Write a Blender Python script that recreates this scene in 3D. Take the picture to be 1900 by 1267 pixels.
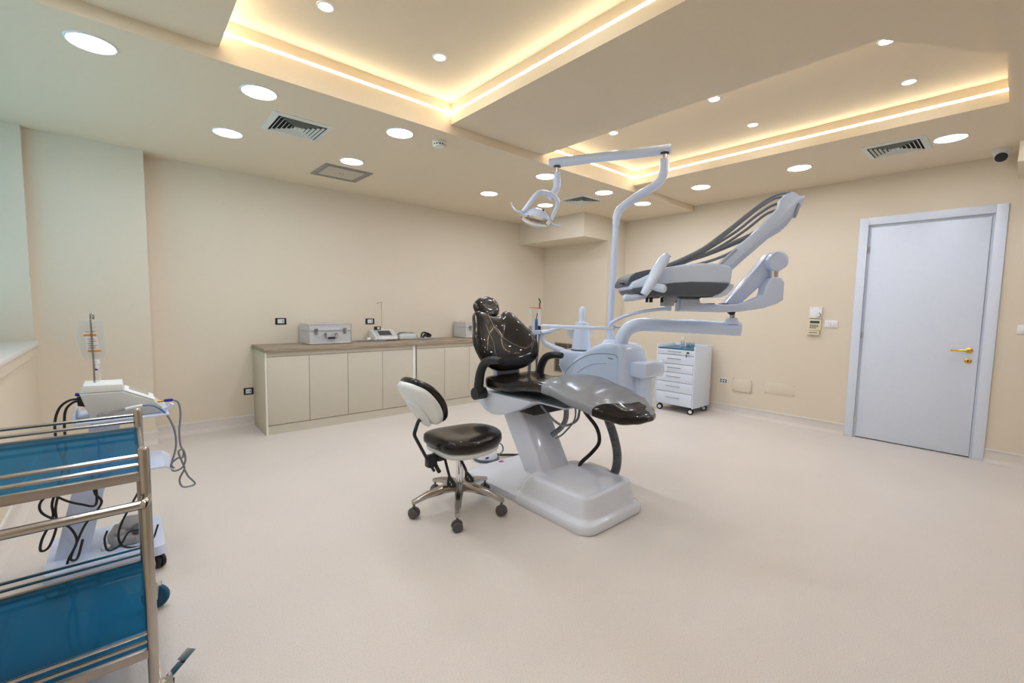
import bpy, bmesh, math, random
from mathutils import Vector, Matrix
random.seed(7)
for o in list(bpy.data.objects): bpy.data.objects.remove(o)
S = bpy.context.scene
COL = S.collection
PI = math.pi

# ---------------------------------------------------------------- camera
yaw, pit, rol = math.radians(48.71525), math.radians(-4.52733), math.radians(1.00255)
fw = Vector((math.cos(pit)*math.cos(yaw), math.cos(pit)*math.sin(yaw), math.sin(pit)))
rt = Vector((math.sin(yaw), -math.cos(yaw), 0)); up = rt.cross(fw)
r2 = math.cos(rol)*rt + math.sin(rol)*up; u2 = -math.sin(rol)*rt + math.cos(rol)*up
cam = bpy.data.cameras.new('camera'); camo = bpy.data.objects.new('camera', cam); COL.objects.link(camo)
cam.sensor_width = 36; cam.sensor_fit = 'HORIZONTAL'; cam.lens = 825.04/1900*36; cam.clip_start = 0.02
M4 = Matrix.Identity(4)
for i in range(3):
    M4[i][0] = r2[i]; M4[i][1] = u2[i]; M4[i][2] = -fw[i]
M4[2][3] = 1.25
camo.matrix_world = M4
S.camera = camo

# ---------------------------------------------------------------- world, window daylight, exposure
w = bpy.data.worlds.new('sky'); S.world = w; w.use_nodes = True
bg = w.node_tree.nodes['Background']; bg.inputs[0].default_value = (0.50, 0.80, 0.95, 1); bg.inputs[1].default_value = 1.9
pl = bpy.data.lights.new('window_portal', 'AREA'); pl.shape = 'RECTANGLE'; pl.size = 2.6; pl.size_y = 1.5
pl.cycles.is_portal = True
po = bpy.data.objects.new('window_portal', pl); COL.objects.link(po)
po.location = (-1.02, 3.5, 1.68); po.rotation_euler = (0, math.radians(-90), 0)
PANEL_E, SPOT_E, COVE_E = 39.0, 135.0, 18.0
S.view_settings.view_transform = 'Standard'; S.view_settings.look = 'None'
S.view_settings.exposure = 0.57; S.view_settings.gamma = 1.0; S.view_settings.use_curve_mapping = False

# ---------------------------------------------------------------- materials
MATS = {}
def mat(name, col=(.8, .8, .8), rough=.5, metal=0.0, coat=0.0, emit=0.0, noise=0.0, nscale=40.0, bump=0.0, trans=0.0, ior=1.45, alpha=1.0, spec=.5, ecol=None):
    if name in MATS: return MATS[name]
    m = bpy.data.materials.new(name); m.use_nodes = True
    nt = m.node_tree; b = nt.nodes['Principled BSDF']
    b.inputs['Base Color'].default_value = (*col, 1); b.inputs['Roughness'].default_value = rough
    b.inputs['Metallic'].default_value = metal; b.inputs['Coat Weight'].default_value = coat
    b.inputs['Coat Roughness'].default_value = 0.06
    b.inputs['Transmission Weight'].default_value = trans; b.inputs['IOR'].default_value = ior
    b.inputs['Alpha'].default_value = alpha; b.inputs['Specular IOR Level'].default_value = spec
    if emit:
        b.inputs['Emission Color'].default_value = (*(ecol or col), 1); b.inputs['Emission Strength'].default_value = emit
    if noise or bump:
        tc = nt.nodes.new('ShaderNodeTexCoord'); n = nt.nodes.new('ShaderNodeTexNoise')
        n.inputs['Scale'].default_value = nscale; n.inputs['Detail'].default_value = 4
        nt.links.new(tc.outputs['Object'], n.inputs['Vector'])
        if noise:
            r = nt.nodes.new('ShaderNodeValToRGB')
            r.color_ramp.elements[0].position = .3; r.color_ramp.elements[1].position = .7
            r.color_ramp.elements[0].color = (*[c*(1-noise) for c in col], 1)
            r.color_ramp.elements[1].color = (*[min(1, c*(1+noise)) for c in col], 1)
            nt.links.new(n.outputs['Fac'], r.inputs['Fac']); nt.links.new(r.outputs['Color'], b.inputs['Base Color'])
        if bump:
            bp = nt.nodes.new('ShaderNodeBump'); bp.inputs['Strength'].default_value = bump; bp.inputs['Distance'].default_value = .004
            nt.links.new(n.outputs['Fac'], bp.inputs['Height']); nt.links.new(bp.outputs['Normal'], b.inputs['Normal'])
    MATS[name] = m
    return m

WALL = mat('wall_paint', (.77, .675, .535), .75, bump=.08, nscale=90, noise=.012)
CEIL = mat('ceiling_paint', (.81, .70, .53), .85, noise=.01, nscale=60)
TRIM = mat('white_trim', (.80, .78, .73), .45)
DOORW = mat('white_lacquer', (.74, .80, .91), .35, noise=.01, nscale=30)
CABW = mat('cream_laminate', (.63, .575, .465), .5, noise=.01, nscale=20)
CABE = mat('cabinet_edge', (.82, .79, .70), .5)
UNITW = mat('unit_white_plastic', (.70, .81, 1.0), .22, coat=.4)
UNITS = mat('unit_white_metal', (.69, .79, 1.0), .25, coat=.3)
UNITG = mat('unit_grey_plastic', (.40, .45, .52), .4)
PED = mat('pedestal_white', (.74, .77, .84), .2, coat=.5)
HOUS = mat('housing_white', (.73, .77, .87), .25, coat=.3)
DGREY = mat('tray_dark_grey', (.095, .112, .138), .45)
HOSE = mat('hose_grey', (.23, .25, .28), .45)
CORR = mat('corrugated_grey', (.17, .18, .20), .5)
LEATH = mat('black_leather', (.013, .009, .007), .28, coat=.52, bump=.015, nscale=25, spec=.16)
LEATH.node_tree.nodes['Principled BSDF'].inputs['Coat Roughness'].default_value = .03
SEAM = mat('seam_thread', (.42, .33, .24), .4)
BLACK = mat('black_plastic', (.014, .014, .016), .38)
RUBB = mat('black_rubber', (.02, .02, .022), .45)
DRUB = mat('armrest_rubber', (.022, .024, .025), .45)
CHROME = mat('chrome', (.78, .78, .80), .10, 1.0)
CHROMD = mat('base_chrome', (.42, .40, .38), .18, 1.0)
STEEL = mat('stainless_steel', (.47, .44, .40), .2, 1.0)
STEELF = mat('stainless_sheet', (.42, .38, .34), .38, 1.0, noise=.06, nscale=14)
CASTG = mat('castor_grey', (.10, .085, .08), .5)
ALU = mat('aluminium_sheet', (.68, .69, .71), .40, .45, noise=.03, nscale=50)
ALUE = mat('aluminium_edge', (.80, .81, .83), .25, 1.0)
SHELL = mat('stool_white_shell', (.84, .86, .84), .3)
WHITE = mat('white_plastic', (.86, .86, .86), .4)
OFFW = mat('offwhite_plastic', (.80, .78, .70), .45)
YELLW = mat('aged_ivory_plastic', (.76, .70, .46), .5)
DEV = mat('device_grey', (.62, .64, .62), .45)
DEVL = mat('device_light', (.84, .85, .83), .4)
SCREEN = mat('lcd_dark', (.05, .055, .055), .2)
SCRGR = mat('display_greyish', (.40, .40, .35), .25)
BLUEP = mat('blue_plastic', (.02, .16, .55), .3)
NAVY = mat('blue_connector', (.02, .01, .40), .4)
GOLD = mat('brass', (.75, .50, .12), .22, 1.0)
BLKV = mat('vent_black', (.012, .011, .010), .8)
VENTW = mat('vent_white', (.74, .76, .70), .5)
HATCH = mat('hatch_grey_frame', (.34, .31, .28), .5)
HATCHP = mat('hatch_panel', (.60, .53, .43), .6)
BRONZ = mat('grille_bronze', (.28, .23, .16), .5)
BLIND = mat('blind_teal', (.05, .22, .26), .5)
RED = mat('red_plastic', (.65, .06, .03), .4)
MAGEN = mat('magenta_sticker', (.35, .01, .16), .5)
ORNG = mat('orange_print', (.85, .30, .02), .5)
PAPER = mat('paper_label', (.85, .85, .84), .6)
INK = mat('grey_ink', (.20, .20, .24), .6)
PEDAL = mat('pedal_grey', (.40, .40, .39), .5)
TEALR = mat('teal_rubber', (.01, .09, .17), .45)
ORHUB = mat('orange_hub', (.65, .22, .04), .5)
TUBECL = mat('clear_tube', (.75, .9, .95), .1, alpha=.35)
GLASS = mat('clear_acrylic', (1, 1, 1), .03, trans=1.0, ior=1.3)
PANEL = mat('led_panel', (.87, .925, 1.06), .5, emit=PANEL_E)
SPOT = mat('spot_lens', (.89, .95, 1.05), .5, emit=SPOT_E)
COVE = mat('cove_led', (1.0, .87, .66), .5, emit=COVE_E)

def acrylic(name, tint, fac, rough=.05):
    m = bpy.data.materials.new(name); m.use_nodes = True; nt = m.node_tree; nt.nodes.clear()
    out = nt.nodes.new('ShaderNodeOutputMaterial'); mx = nt.nodes.new('ShaderNodeMixShader')
    tr = nt.nodes.new('ShaderNodeBsdfTransparent'); tr.inputs[0].default_value = (*tint, 1)
    p = nt.nodes.new('ShaderNodeBsdfPrincipled'); p.inputs['Base Color'].default_value = (*[c*.8 for c in tint], 1)
    p.inputs['Roughness'].default_value = rough
    mx.inputs[0].default_value = fac
    nt.links.new(tr.outputs[0], mx.inputs[1]); nt.links.new(p.outputs[0], mx.inputs[2]); nt.links.new(mx.outputs[0], out.inputs[0])
    return m
BLUEA = acrylic('blue_acrylic', (.05, .38, .60), .25)
GLTOP = acrylic('blue_glass_top', (.06, .36, .52), .6, .03)
PLAST = acrylic('clear_leg_cover', (.72, .75, .80), .50, .2)
FILM = acrylic('iv_bag_film', (.95, .96, .965), .2, .03)
PANE = acrylic('window_pane', (.90, .96, .97), .06, .02)
BOTTLE = acrylic('bottle_clear', (.85, .88, .95), .35, .1)

def floor_material():
    m = bpy.data.materials.new('vinyl_floor'); m.use_nodes = True; nt = m.node_tree; b = nt.nodes['Principled BSDF']
    b.inputs['Roughness'].default_value = .42; b.inputs['Specular IOR Level'].default_value = .35
    tc = nt.nodes.new('ShaderNodeTexCoord')
    n1 = nt.nodes.new('ShaderNodeTexNoise'); n1.inputs['Scale'].default_value = 230; n1.inputs['Detail'].default_value = 3
    v = nt.nodes.new('ShaderNodeTexNoise'); v.inputs['Scale'].default_value = 1.3; v.inputs['Detail'].default_value = 3
    r1 = nt.nodes.new('ShaderNodeValToRGB')
    e = r1.color_ramp.elements; e[0].position = .33; e[0].color = (.66, .585, .51, 1); e[1].position = .46; e[1].color = (.80, .735, .67, 1)
    e2 = e.new(.62); e2.color = (.81, .745, .68, 1); e3 = e.new(.72); e3.color = (.85, .79, .73, 1)
    mx = nt.nodes.new('ShaderNodeMix'); mx.data_type = 'RGBA'; mx.blend_type = 'MULTIPLY'; mx.inputs['Factor'].default_value = .12
    nt.links.new(tc.outputs['Object'], n1.inputs['Vector']); nt.links.new(tc.outputs['Object'], v.inputs['Vector'])
    nt.links.new(n1.outputs['Fac'], r1.inputs['Fac']); nt.links.new(r1.outputs['Color'], mx.inputs['A']); nt.links.new(v.outputs['Fac'], mx.inputs['B'])
    nt.links.new(mx.outputs['Result'], b.inputs['Base Color'])
    return m
FLOOR = floor_material()

def wood_material():
    m = bpy.data.materials.new('worktop_oak'); m.use_nodes = True; nt = m.node_tree; b = nt.nodes['Principled BSDF']
    b.inputs['Roughness'].default_value = .5
    tc = nt.nodes.new('ShaderNodeTexCoord'); mp = nt.nodes.new('ShaderNodeMapping'); mp.inputs['Scale'].default_value = (1.2, 22, 22)
    n = nt.nodes.new('ShaderNodeTexNoise'); n.inputs['Scale'].default_value = 3.0; n.inputs['Detail'].default_value = 6; n.inputs['Distortion'].default_value = .6
    r = nt.nodes.new('ShaderNodeValToRGB'); e = r.color_ramp.elements
    e[0].position = .25; e[0].color = (.20, .14, .09, 1); e[1].position = .75; e[1].color = (.46, .37, .27, 1); k = e.new(.5); k.color = (.36, .28, .20, 1)
    nt.links.new(tc.outputs['Object'], mp.inputs['Vector']); nt.links.new(mp.outputs['Vector'], n.inputs['Vector'])
    nt.links.new(n.outputs['Fac'], r.inputs['Fac']); nt.links.new(r.outputs['Color'], b.inputs['Base Color'])
    return m
WOOD = wood_material()

# ---------------------------------------------------------------- mesh builder
ORG = {}
def catmull(P, n=6, closed=False):
    P = [Vector(p) for p in P]; out = []; N = len(P)
    rng = range(N if closed else N-1)
    for i in rng:
        p1 = P[i]; p2 = P[(i+1) % N]
        p0 = P[(i-1) % N] if (closed or i > 0) else p1*2-p2
        p3 = P[(i+2) % N] if (closed or i+2 < N) else p2*2-p1
        for k in range(n):
            t = k/n
            out.append(.5*((2*p1)+(p2-p0)*t+(2*p0-5*p1+4*p2-p3)*t*t+(3*p1-p0-3*p2+p3)*t**3))
    if not closed: out.append(P[-1])
    return out

class MB:
    def __init__(s): s.v = []; s.f = []
    def add(s, vs, fs):
        o = len(s.v); s.v += [Vector(p) for p in vs]; s.f += [tuple(i+o for i in f) for f in fs]; return s
    def bm(s, b):
        b.verts.index_update(); o = len(s.v)
        s.v += [v.co.copy() for v in b.verts]; s.f += [tuple(v.index+o for v in f.verts) for f in b.faces]; b.free(); return s
    def box(s, x0, x1, y0, y1, z0, z1, bev=0, seg=2, M=None):
        b = bmesh.new(); bmesh.ops.create_cube(b, size=1)
        for v in b.verts: v.co = Vector(((x0+x1)/2+v.co.x*(x1-x0), (y0+y1)/2+v.co.y*(y1-y0), (z0+z1)/2+v.co.z*(z1-z0)))
        if bev: bmesh.ops.bevel(b, geom=list(b.edges), offset=bev, segments=seg, profile=.5, affect='EDGES', clamp_overlap=True)
        if M is not None:
            for v in b.verts: v.co = M(v.co) if callable(M) else M @ v.co
        return s.bm(b)
    def prism(s, pts, lo, hi, axis='z', bev=0, seg=2, M=None):
        """polygon pts in the plane normal to axis, swept from lo to hi. axis z:(x,y) x:(y,z) y:(x,z)"""
        def mk(p, h): return {'z': (p[0], p[1], h), 'x': (h, p[0], p[1]), 'y': (p[0], h, p[1])}[axis]
        b = bmesh.new(); A = [b.verts.new(mk(p, lo)) for p in pts]; B = [b.verts.new(mk(p, hi)) for p in pts]; n = len(pts)
        b.faces.new(A[::-1]); b.faces.new(B)
        for i in range(n): b.faces.new((A[i], A[(i+1) % n], B[(i+1) % n], B[i]))
        bmesh.ops.recalc_face_normals(b, faces=list(b.faces))
        if bev:
            caps = [e for e in b.edges if (e.verts[0] in A and e.verts[1] in A) or (e.verts[0] in B and e.verts[1] in B)]
            bmesh.ops.bevel(b, geom=caps, offset=bev, segments=seg, profile=.5, affect='EDGES', clamp_overlap=True)
        if M is not None:
            for v in b.verts: v.co = M(v.co)
        return s.bm(b)
    def tube(s, P, r, n=10, sm=5, cap=True, closed=False, flat=None):
        P = catmull(P, sm, closed) if sm else [Vector(p) for p in P]
        N = len(P); R = r if isinstance(r, (list, tuple)) else [r, r]
        vs = []; fs = []; prev = None
        for i in range(N):
            a = P[i-1] if (i > 0 or closed) else P[0]; c = P[(i+1) % N] if (i < N-1 or closed) else P[-1]
            t = (c-a).normalized()
            if prev is None:
                h = Vector((0, 0, 1)) if abs(t.z) < .9 else Vector((1, 0, 0)); nn = (h-t*h.dot(t)).normalized()
            else: nn = (prev-t*prev.dot(t)).normalized()
            prev = nn; bb = t.cross(nn)
            q = i/(N-1)*(len(R)-1); k = min(int(q), len(R)-2); rr = R[k]+(R[k+1]-R[k])*(q-k)
            for j in range(n):
                an = 2*PI*j/n; vs.append(P[i]+rr*(math.cos(an)*nn*(flat or 1)+math.sin(an)*bb))
        for i in range(N if closed else N-1):
            i2 = (i+1) % N
            for j in range(n): fs.append((i*n+j, i*n+(j+1) % n, i2*n+(j+1) % n, i2*n+j))
        if cap and not closed: fs.append(tuple(range(n))[::-1]); fs.append(tuple((N-1)*n+j for j in range(n)))
        return s.add(vs, fs)
    def cyl(s, a, b, r, n=16, r2=None): return s.tube([a, b], [r, r if r2 is None else r2], n, 0)
    def lathe(s, prof, n=24, M=None, c=(0, 0, 0)):
        vs = []; fs = []
        for (r, z) in prof:
            for j in range(n):
                an = 2*PI*j/n; vs.append(Vector((r*math.cos(an), r*math.sin(an), z)))
        m = len(prof)
        for i in range(m-1):
            for j in range(n): fs.append((i*n+j, i*n+(j+1) % n, (i+1)*n+(j+1) % n, (i+1)*n+j))
        if prof[0][0] > 1e-6: fs.append(tuple(range(n))[::-1])
        if prof[-1][0] > 1e-6: fs.append(tuple((m-1)*n+j for j in range(n)))
        if M is None: M = lambda p: p
        return s.add([M(p)+Vector(c) for p in vs], fs)
    def loft(s, rings, cap=True):
        n = len(rings[0]); vs = [p for r in rings for p in r]; fs = []
        for i in range(len(rings)-1):
            for j in range(n): fs.append((i*n+j, i*n+(j+1) % n, (i+1)*n+(j+1) % n, (i+1)*n+j))
        if cap: fs.append(tuple(range(n))[::-1]); fs.append(tuple((len(rings)-1)*n+j for j in range(n)))
        return s.add(vs, fs)
    def pillow(s, outline, M, tf, tb, e=.7, nr=8, sm=6, hollow=0.0):
        O = [Vector((p[0], p[1], 0)) for p in outline]; O = catmull(O, sm, True) if sm else O
        n = len(O); c = sum(O, Vector())/n; rings = []
        for k in range(-nr, nr+1):
            th = k/nr*PI/2; sc = max(1e-3, math.cos(th))**e; t = (tf if k > 0 else tb)*abs(math.sin(th))**e*(1 if k > 0 else -1)
            if k > 0: t -= hollow*(1-sc)**1.5
            rings.append([M(c.x+(p.x-c.x)*sc, c.y+(p.y-c.y)*sc, t) for p in O])
        return s.loft(rings)
    def build(s, name, m, parent=None, smooth=35, loc=None):
        root = Vector(loc) if loc is not None else (ORG[parent.name] if parent is not None else Vector((0, 0, 0)))
        me = bpy.data.meshes.new(name); me.from_pydata([tuple(p-root) for p in s.v], [], s.f); me.update()
        b = bmesh.new(); b.from_mesh(me); bmesh.ops.remove_doubles(b, verts=b.verts, dist=1e-6); bmesh.ops.recalc_face_normals(b, faces=b.faces); b.to_mesh(me); b.free()
        me.materials.append(m)
        if smooth:
            for p in me.polygons: p.use_smooth = True
            me.set_sharp_from_angle(angle=math.radians(smooth))
        o = bpy.data.objects.new(name, me); COL.objects.link(o)
        if parent is not None: o.parent = parent
        else: o.location = root
        ORG[o.name] = root
        return o

def thing(name, label, cat, loc, group=None):
    o = bpy.data.objects.new(name, None); COL.objects.link(o); o.location = loc; o.empty_display_size = .05
    ORG[o.name] = Vector(loc); return tag(o, label, cat, group)
def tag(o, label, cat, group=None):
    o['label'] = label; o['category'] = cat
    if group: o['group'] = group
    return o
def struct(o): o['kind'] = 'structure'; return o
def copy_tree(o, loc, label, parent=None):
    c = o.copy(); COL.objects.link(c)
    if parent is None: c.location = loc; ORG[c.name] = Vector(loc); c['label'] = label
    else: c.parent = parent
    for ch in list(o.children): copy_tree(ch, None, None, c)
    return c

# ================================================================= SETTING
Z1, Z2, Z3, ZT = 2.49, 2.555, 2.70, 2.95
XB, YA, XL, YN = 5.51, 5.07, -0.5, -2.8
struct(MB().box(-1.1, XB+.2, YN-.2, YA+.2, -.12, 0).build('floor', FLOOR, smooth=0))
struct(MB().box(-1.1, XB+.2, YA, YA+.2, 0, ZT).build('wall_back', WALL, smooth=0))
# right wall with the door opening cut out of it
dY0, dY1, dZ = .165, 1.06, 2.125
wr = MB(); wr.box(XB, XB+.2, dY1, YA+.2, 0, ZT); wr.box(XB, XB+.2, YN-.2, dY0, 0, ZT); wr.box(XB, XB+.2, dY0, dY1, dZ, ZT)
struct(wr.build('wall_right', WALL, smooth=0))
struct(MB().box(-1.1, XB+.2, YN-.2, YN, 0, ZT).build('wall_front', WALL, smooth=0))
# left wall with a deep window opening
wl = MB(); wy0, wy1, wz0, wz1 = 2.3, 4.84, .90, 2.49
wl.box(-.98, XL, YN, wy0, 0, ZT); wl.box(-.98, XL, wy1, YA, 0, ZT); wl.box(-.98, XL, wy0, wy1, 0, wz0); wl.box(-.98, XL, wy0, wy1, wz1+.01, ZT)
struct(wl.build('wall_left', WALL, smooth=0))
struct(MB().box(XL, .185, 4.906, YA, 0, Z1).build('wall_pilaster', WALL, smooth=0))
struct(MB().box(5.10, XB, 3.83, YA, 0, Z1).build('wall_corner', WALL, smooth=0))
struct(MB().box(4.575, 5.10, 3.83, YA, 2.18, Z1).build('trim_soffit', WALL, smooth=0))
c = MB(); c.box(XL-.5, XB, 2.82, YA, Z1, ZT); c.box(XL-.5, .43, YN, 2.82, Z2, ZT); c.box(1.85, 2.79, YN, 2.82, Z2, ZT); c.box(4.16, XB, YN, 2.82, Z2, ZT)
c.box(.43, 1.85, YN, .30, Z2, ZT); c.box(.43, 4.16, YN, 2.82, Z3, ZT)
c.prism([(2.79, .535), (2.79, YN), (4.16, YN), (4.16, .138), (3.36, .138), (3.36, .171)], Z2, Z3)
struct(c.build('ceiling', CEIL, smooth=0))
bb = MB(); bb.box(2.0, 3.22, YN, .165, 2.50, Z2+.01); bb.prism([(3.22, .128), (3.22, YN), (4.92, YN), (4.92, .095)], 2.50, Z2+.01); bb.box(4.92, XB, YN, .092, 2.356, Z2+.01)
struct(bb.build('trim_beam', CEIL, smooth=0))
# skirting: coved vinyl upstand with a white cap strip
def skirt(name, segs):
    v = MB(); t = MB()
    for (x0, y0, x1, y1, nx, ny) in segs:
        d = .012
        prof = [(0.0, .098), (.006, .098), (.006, .035), (.012, .018), (.03, .006), (.045, .0005), (0.0, .0005)]
        A = [Vector((x0+nx*a, y0+ny*a, z)) for a, z in prof]; B = [Vector((x1+nx*a, y1+ny*a, z)) for a, z in prof]
        v.loft([A, B])
        pr = [(0, .098), (.010, .098), (.010, .112), (0, .112)]
        t.loft([[Vector((x0+nx*a, y0+ny*a, z)) for a, z in pr], [Vector((x1+nx*a, y1+ny*a, z)) for a, z in pr]])
    o = struct(v.build(name, FLOOR, smooth=40)); k = t.build('cap_strip', TRIM, o, smooth=0); return o
skirt('baseboard_back', [(.185, YA, 5.10, YA, 0, -1), (.185, 4.906, .185, YA, 1, 0), (XL, 4.906, .195, 4.906, 0, -1)])
skirt('baseboard_right', [(XB, 3.83, XB, 1.104, -1, 0), (XB, .123, XB, YN, -1, 0), (5.10, YA, 5.10, 3.82, -1, 0), (5.09, 3.83, XB, 3.83, 0, -1)])
skirt('baseboard_left', [(XL, YN, XL, 4.906, 1, 0)])
# window: sill board, frame, pane, blind
wn = struct(MB().box(-1.02, XL+.025, wy0-.02, wy1, .895, .93, .004).build('window_1', TRIM, smooth=30))
MB().box(XL, XL+.012, wy0, wy1+.02, .828, .895).build('sill_apron', WALL, wn, smooth=0)
fr = MB()
for (y0, y1, z0, z1) in ((wy0, wy1, .93, .985), (wy0, wy1, wz1-.06, wz1), (wy0, wy0+.06, .93, wz1), (wy1-.06, wy1, .93, wz1), (3.54, 3.60, .93, wz1)): fr.box(-.97, -.91, y0, y1, z0, z1)
fro = fr.build('window_frame', TRIM, wn, smooth=0)
for y0, y1 in ((wy0+.06, 3.54), (3.60, wy1-.06)): MB().box(-.945, -.937, y0, y1, .985, wz1-.06).build('pane', PANE, fro, smooth=0)
bl = thing('venetian_blind', 'teal slatted blind hanging in the deep window recess on the left', 'blind', (-.80, 3.57, .95))
MB().box(-.825, -.775, wy0+.03, wy1-.04, wz1-.035, wz1-.002, .003).build('head_rail', BLIND, bl)
MB().box(-.815, -.785, wy0+.03, wy1-.04, .945, .962, .003).build('bottom_rail', BLIND, bl)
sl0 = None; nsl = 46
for k in range(nsl):
    z = .985+k*(wz1-.05-.985)/(nsl-1); zc = z-.95
    if sl0 is None:
        m_ = MB(); M = Matrix.Translation((-.80, 0, z)) @ Matrix.Rotation(math.radians(-28), 4, 'Y')
        m_.box(-.0125, .0125, wy0+.03, wy1-.04, -.0006, .0006, M=M); sl0 = m_.build('slat', BLIND, bl, smooth=0); z_first = z
    else:
        s_ = sl0.copy(); COL.objects.link(s_); s_.parent = bl; s_.location = (0, 0, z-z_first)
for y in (2.7, 3.57, 4.5): MB().cyl((-.80, y, .95), (-.80, y, wz1-.03), .0012, 5).build('ladder_cord', BLIND, bl)
# door: casing, leaf, handle
d1 = struct(MB().box(XB+.004, XB+.046, .212, 1.012, .010, 2.072, .002).build('door_1', DOORW, smooth=30))
cs = MB()
for (y0, y1, z0, z1) in ((1.032, 1.104, 0, 2.164), (.123, .193, 0, 2.164), (.193, 1.032, 2.094, 2.164)): cs.box(XB-.018, XB-.0005, y0, y1, z0, z1, .002)
for (y0, y1, z0, z1) in ((1.014, 1.06, 0, 2.125), (.165, .21, 0, 2.125), (.21, 1.014, 2.075, 2.125)): cs.box(XB+.012, XB+.12, y0, y1, z0, z1)
cs.build('door_casing', DOORW, d1, smooth=30)
hm = MB(); hm.lathe([(.025, 0), (.025, .006), (.020, .010), (.010, .012), (.010, .045), (0, .045)], 20, lambda p: Vector((XB+.004-p.z, .272+p.x, .937+p.y)))
hm.tube([(XB-.038, .272, .937), (XB-.042, .285, .937), (XB-.042, .33, .936), (XB-.040, .385, .933)], [.009, .009, .008, .007], 10)
hm.build('door_handle', GOLD, d1)
MB().lathe([(.024, 0), (.024, .005), (.018, .008), (0, .008)], 20, lambda p: Vector((XB+.004-p.z, .273+p.x, .846+p.y))).build('lock_escutcheon', GOLD, d1)
MB().box(XB-.006, XB-.003, .270, .276, .834, .858, .001).build('keyhole', BLACK, d1)
for z in (1.857, 1.023, .188):
    MB().cyl((XB-.010, 1.022, z-.030), (XB-.010, 1.022, z+.030), .006, 8).build('hinge', CHROME, d1)
struct(MB().box(XB+.12, XB+.14, .10, 1.1, 0, 2.15).build('wall_hall', WALL, smooth=0))

# ---------------------------------------------------------------- ceiling lights
def round_light(x, y, z, label, r=.088, E=PANEL, name='ceiling_light', group='round recessed ceiling lights'):
    t = thing(name, label, 'light', (x, y, z), group)
    MB().lathe([(r, -.001), (r+.003, -.006), (r+.010, -.005), (r+.013, -.0005), (r+.013, 0)], 32, c=(x, y, z)).build('bezel', WHITE, t)
    MB().lathe([(0, -.004), (r, -.004), (r, -.0005), (0, -.0005)], 32, c=(x, y, z)).build('diffuser', E, t)
    return t
LP = [(-.06, 3.07, 'large round ceiling light nearest the window at upper left'),
      (.665, 3.07, 'round ceiling light between the cove edge and the nearest air vent'),
      (1.57, 3.06, 'round ceiling light between the smoke detector and nearest air vent'),
      (3.09, 3.07, 'round ceiling light just beside the stem of the dental lamp'),
      (3.96, 3.05, 'round ceiling light beside the air vent at the back corner'),
      (4.69, 3.04, 'round ceiling light just right of the bent white lamp pole'),
      (.64, 3.95, 'round ceiling light farthest left over the cabinet wall'),
      (1.566, 3.95, 'round ceiling light beside the square ceiling hatch'),
      (3.11, 3.97, 'lone round ceiling light between the hatch and the dental lamp'),
      (3.945, 3.92, 'round ceiling light seen through the yoke of the dental lamp')]
for x, y, l in LP: round_light(x, y, Z1, l)
for x, y, l in ((4.705, 2.345, 'round ceiling light on the door side nearest the back corner'),
                (4.70, 1.424, 'round ceiling light above the raised instrument arms'),
                (4.69, .436, 'round ceiling light between right air vent and dome camera')): round_light(x, y, Z2, l)
for x, y, l in ((-.06, 2.345, 'added round ceiling light over the window side beyond the picture top'),  # unseen lights added along the grid to brighten the near floor
                (-.06, 1.424, 'added round ceiling light over the steel trolley beyond the picture'),
                (-.06, .436, 'added round ceiling light above the near left corner beyond the picture'),
                (.665, -.75, 'added round ceiling light behind the viewer nearest the window'),
                (1.57, -.75, 'added round ceiling light behind the viewer under the first tray end'),
                (3.09, -.75, 'added round ceiling light behind the viewer under the second tray end'),
                (4.69, -.75, 'added round ceiling light behind the viewer near the door wall')): round_light(x, y, 2.50 if 2.0 < x < 4.9 and y < .1 else Z2, l)
for x, y, l in ((.81, 2.35, 'small spot at the top left of the first ceiling tray'),
                (1.46, 2.35, 'small spot near the corner of the first ceiling tray'),
                (3.125, 2.33, 'small spot just above the horizontal lamp bar'),
                (3.13, 1.495, 'small spot at the edge of the second tray, midway along'),
                (3.77, 1.485, 'small spot in the middle of the second ceiling tray'),
                (3.775, .565, 'small spot near the cove light at the right end'),
                (3.13, .575, 'small spot half hidden by the tray corner at the top right'),
                (3.77, 2.33, 'small spot of the second tray hidden behind the lamp bar'),
                (.81, 1.49, 'added small spot of the first tray beyond the top of the picture'),  # this spot and the next are out of view, added for floor brightness
                (1.46, 1.49, 'added small spot of the first tray beyond the picture near the beam')):
    round_light(x, y, Z3, l, .030, SPOT, 'spot_light', 'small round spots in the ceiling trays')
ls = MB(); zc = 2.634
tag(MB().box(.432, 1.848, 2.8186, 2.8196, zc-.007, zc+.007).build('led_strip', COVE, smooth=0), 'glowing cove strip along the far side of the first ceiling tray', 'light strip', 'cove light strips')
tag(MB().box(1.8486, 1.8496, .302, 2.812, zc-.007, zc+.007).build('led_strip', COVE, smooth=0), 'glowing cove strip along the beam side of the first ceiling tray', 'light strip', 'cove light strips')
tag(MB().box(.4304, .4314, .302, 2.812, zc-.007, zc+.007).build('led_strip', COVE, smooth=0), 'cove strip on the hidden window side of the first ceiling tray', 'light strip', 'cove light strips')
tag(MB().box(2.792, 4.158, 2.8186, 2.8196, zc-.007, zc+.007).build('led_strip', COVE, smooth=0), 'short glowing cove strip crossing behind the lamp bar', 'light strip', 'cove light strips')
tag(MB().box(4.1586, 4.1596, .14, 2.812, zc-.007, zc+.007).build('led_strip', COVE, smooth=0), 'long glowing cove strip of the second tray, toward the door wall', 'light strip', 'cove light strips')
tag(MB().box(2.7904, 2.7914, .54, 2.812, zc-.007, zc+.007).build('led_strip', COVE, smooth=0), 'cove strip on the hidden beam side of the second tray', 'light strip', 'cove light strips')

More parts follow.
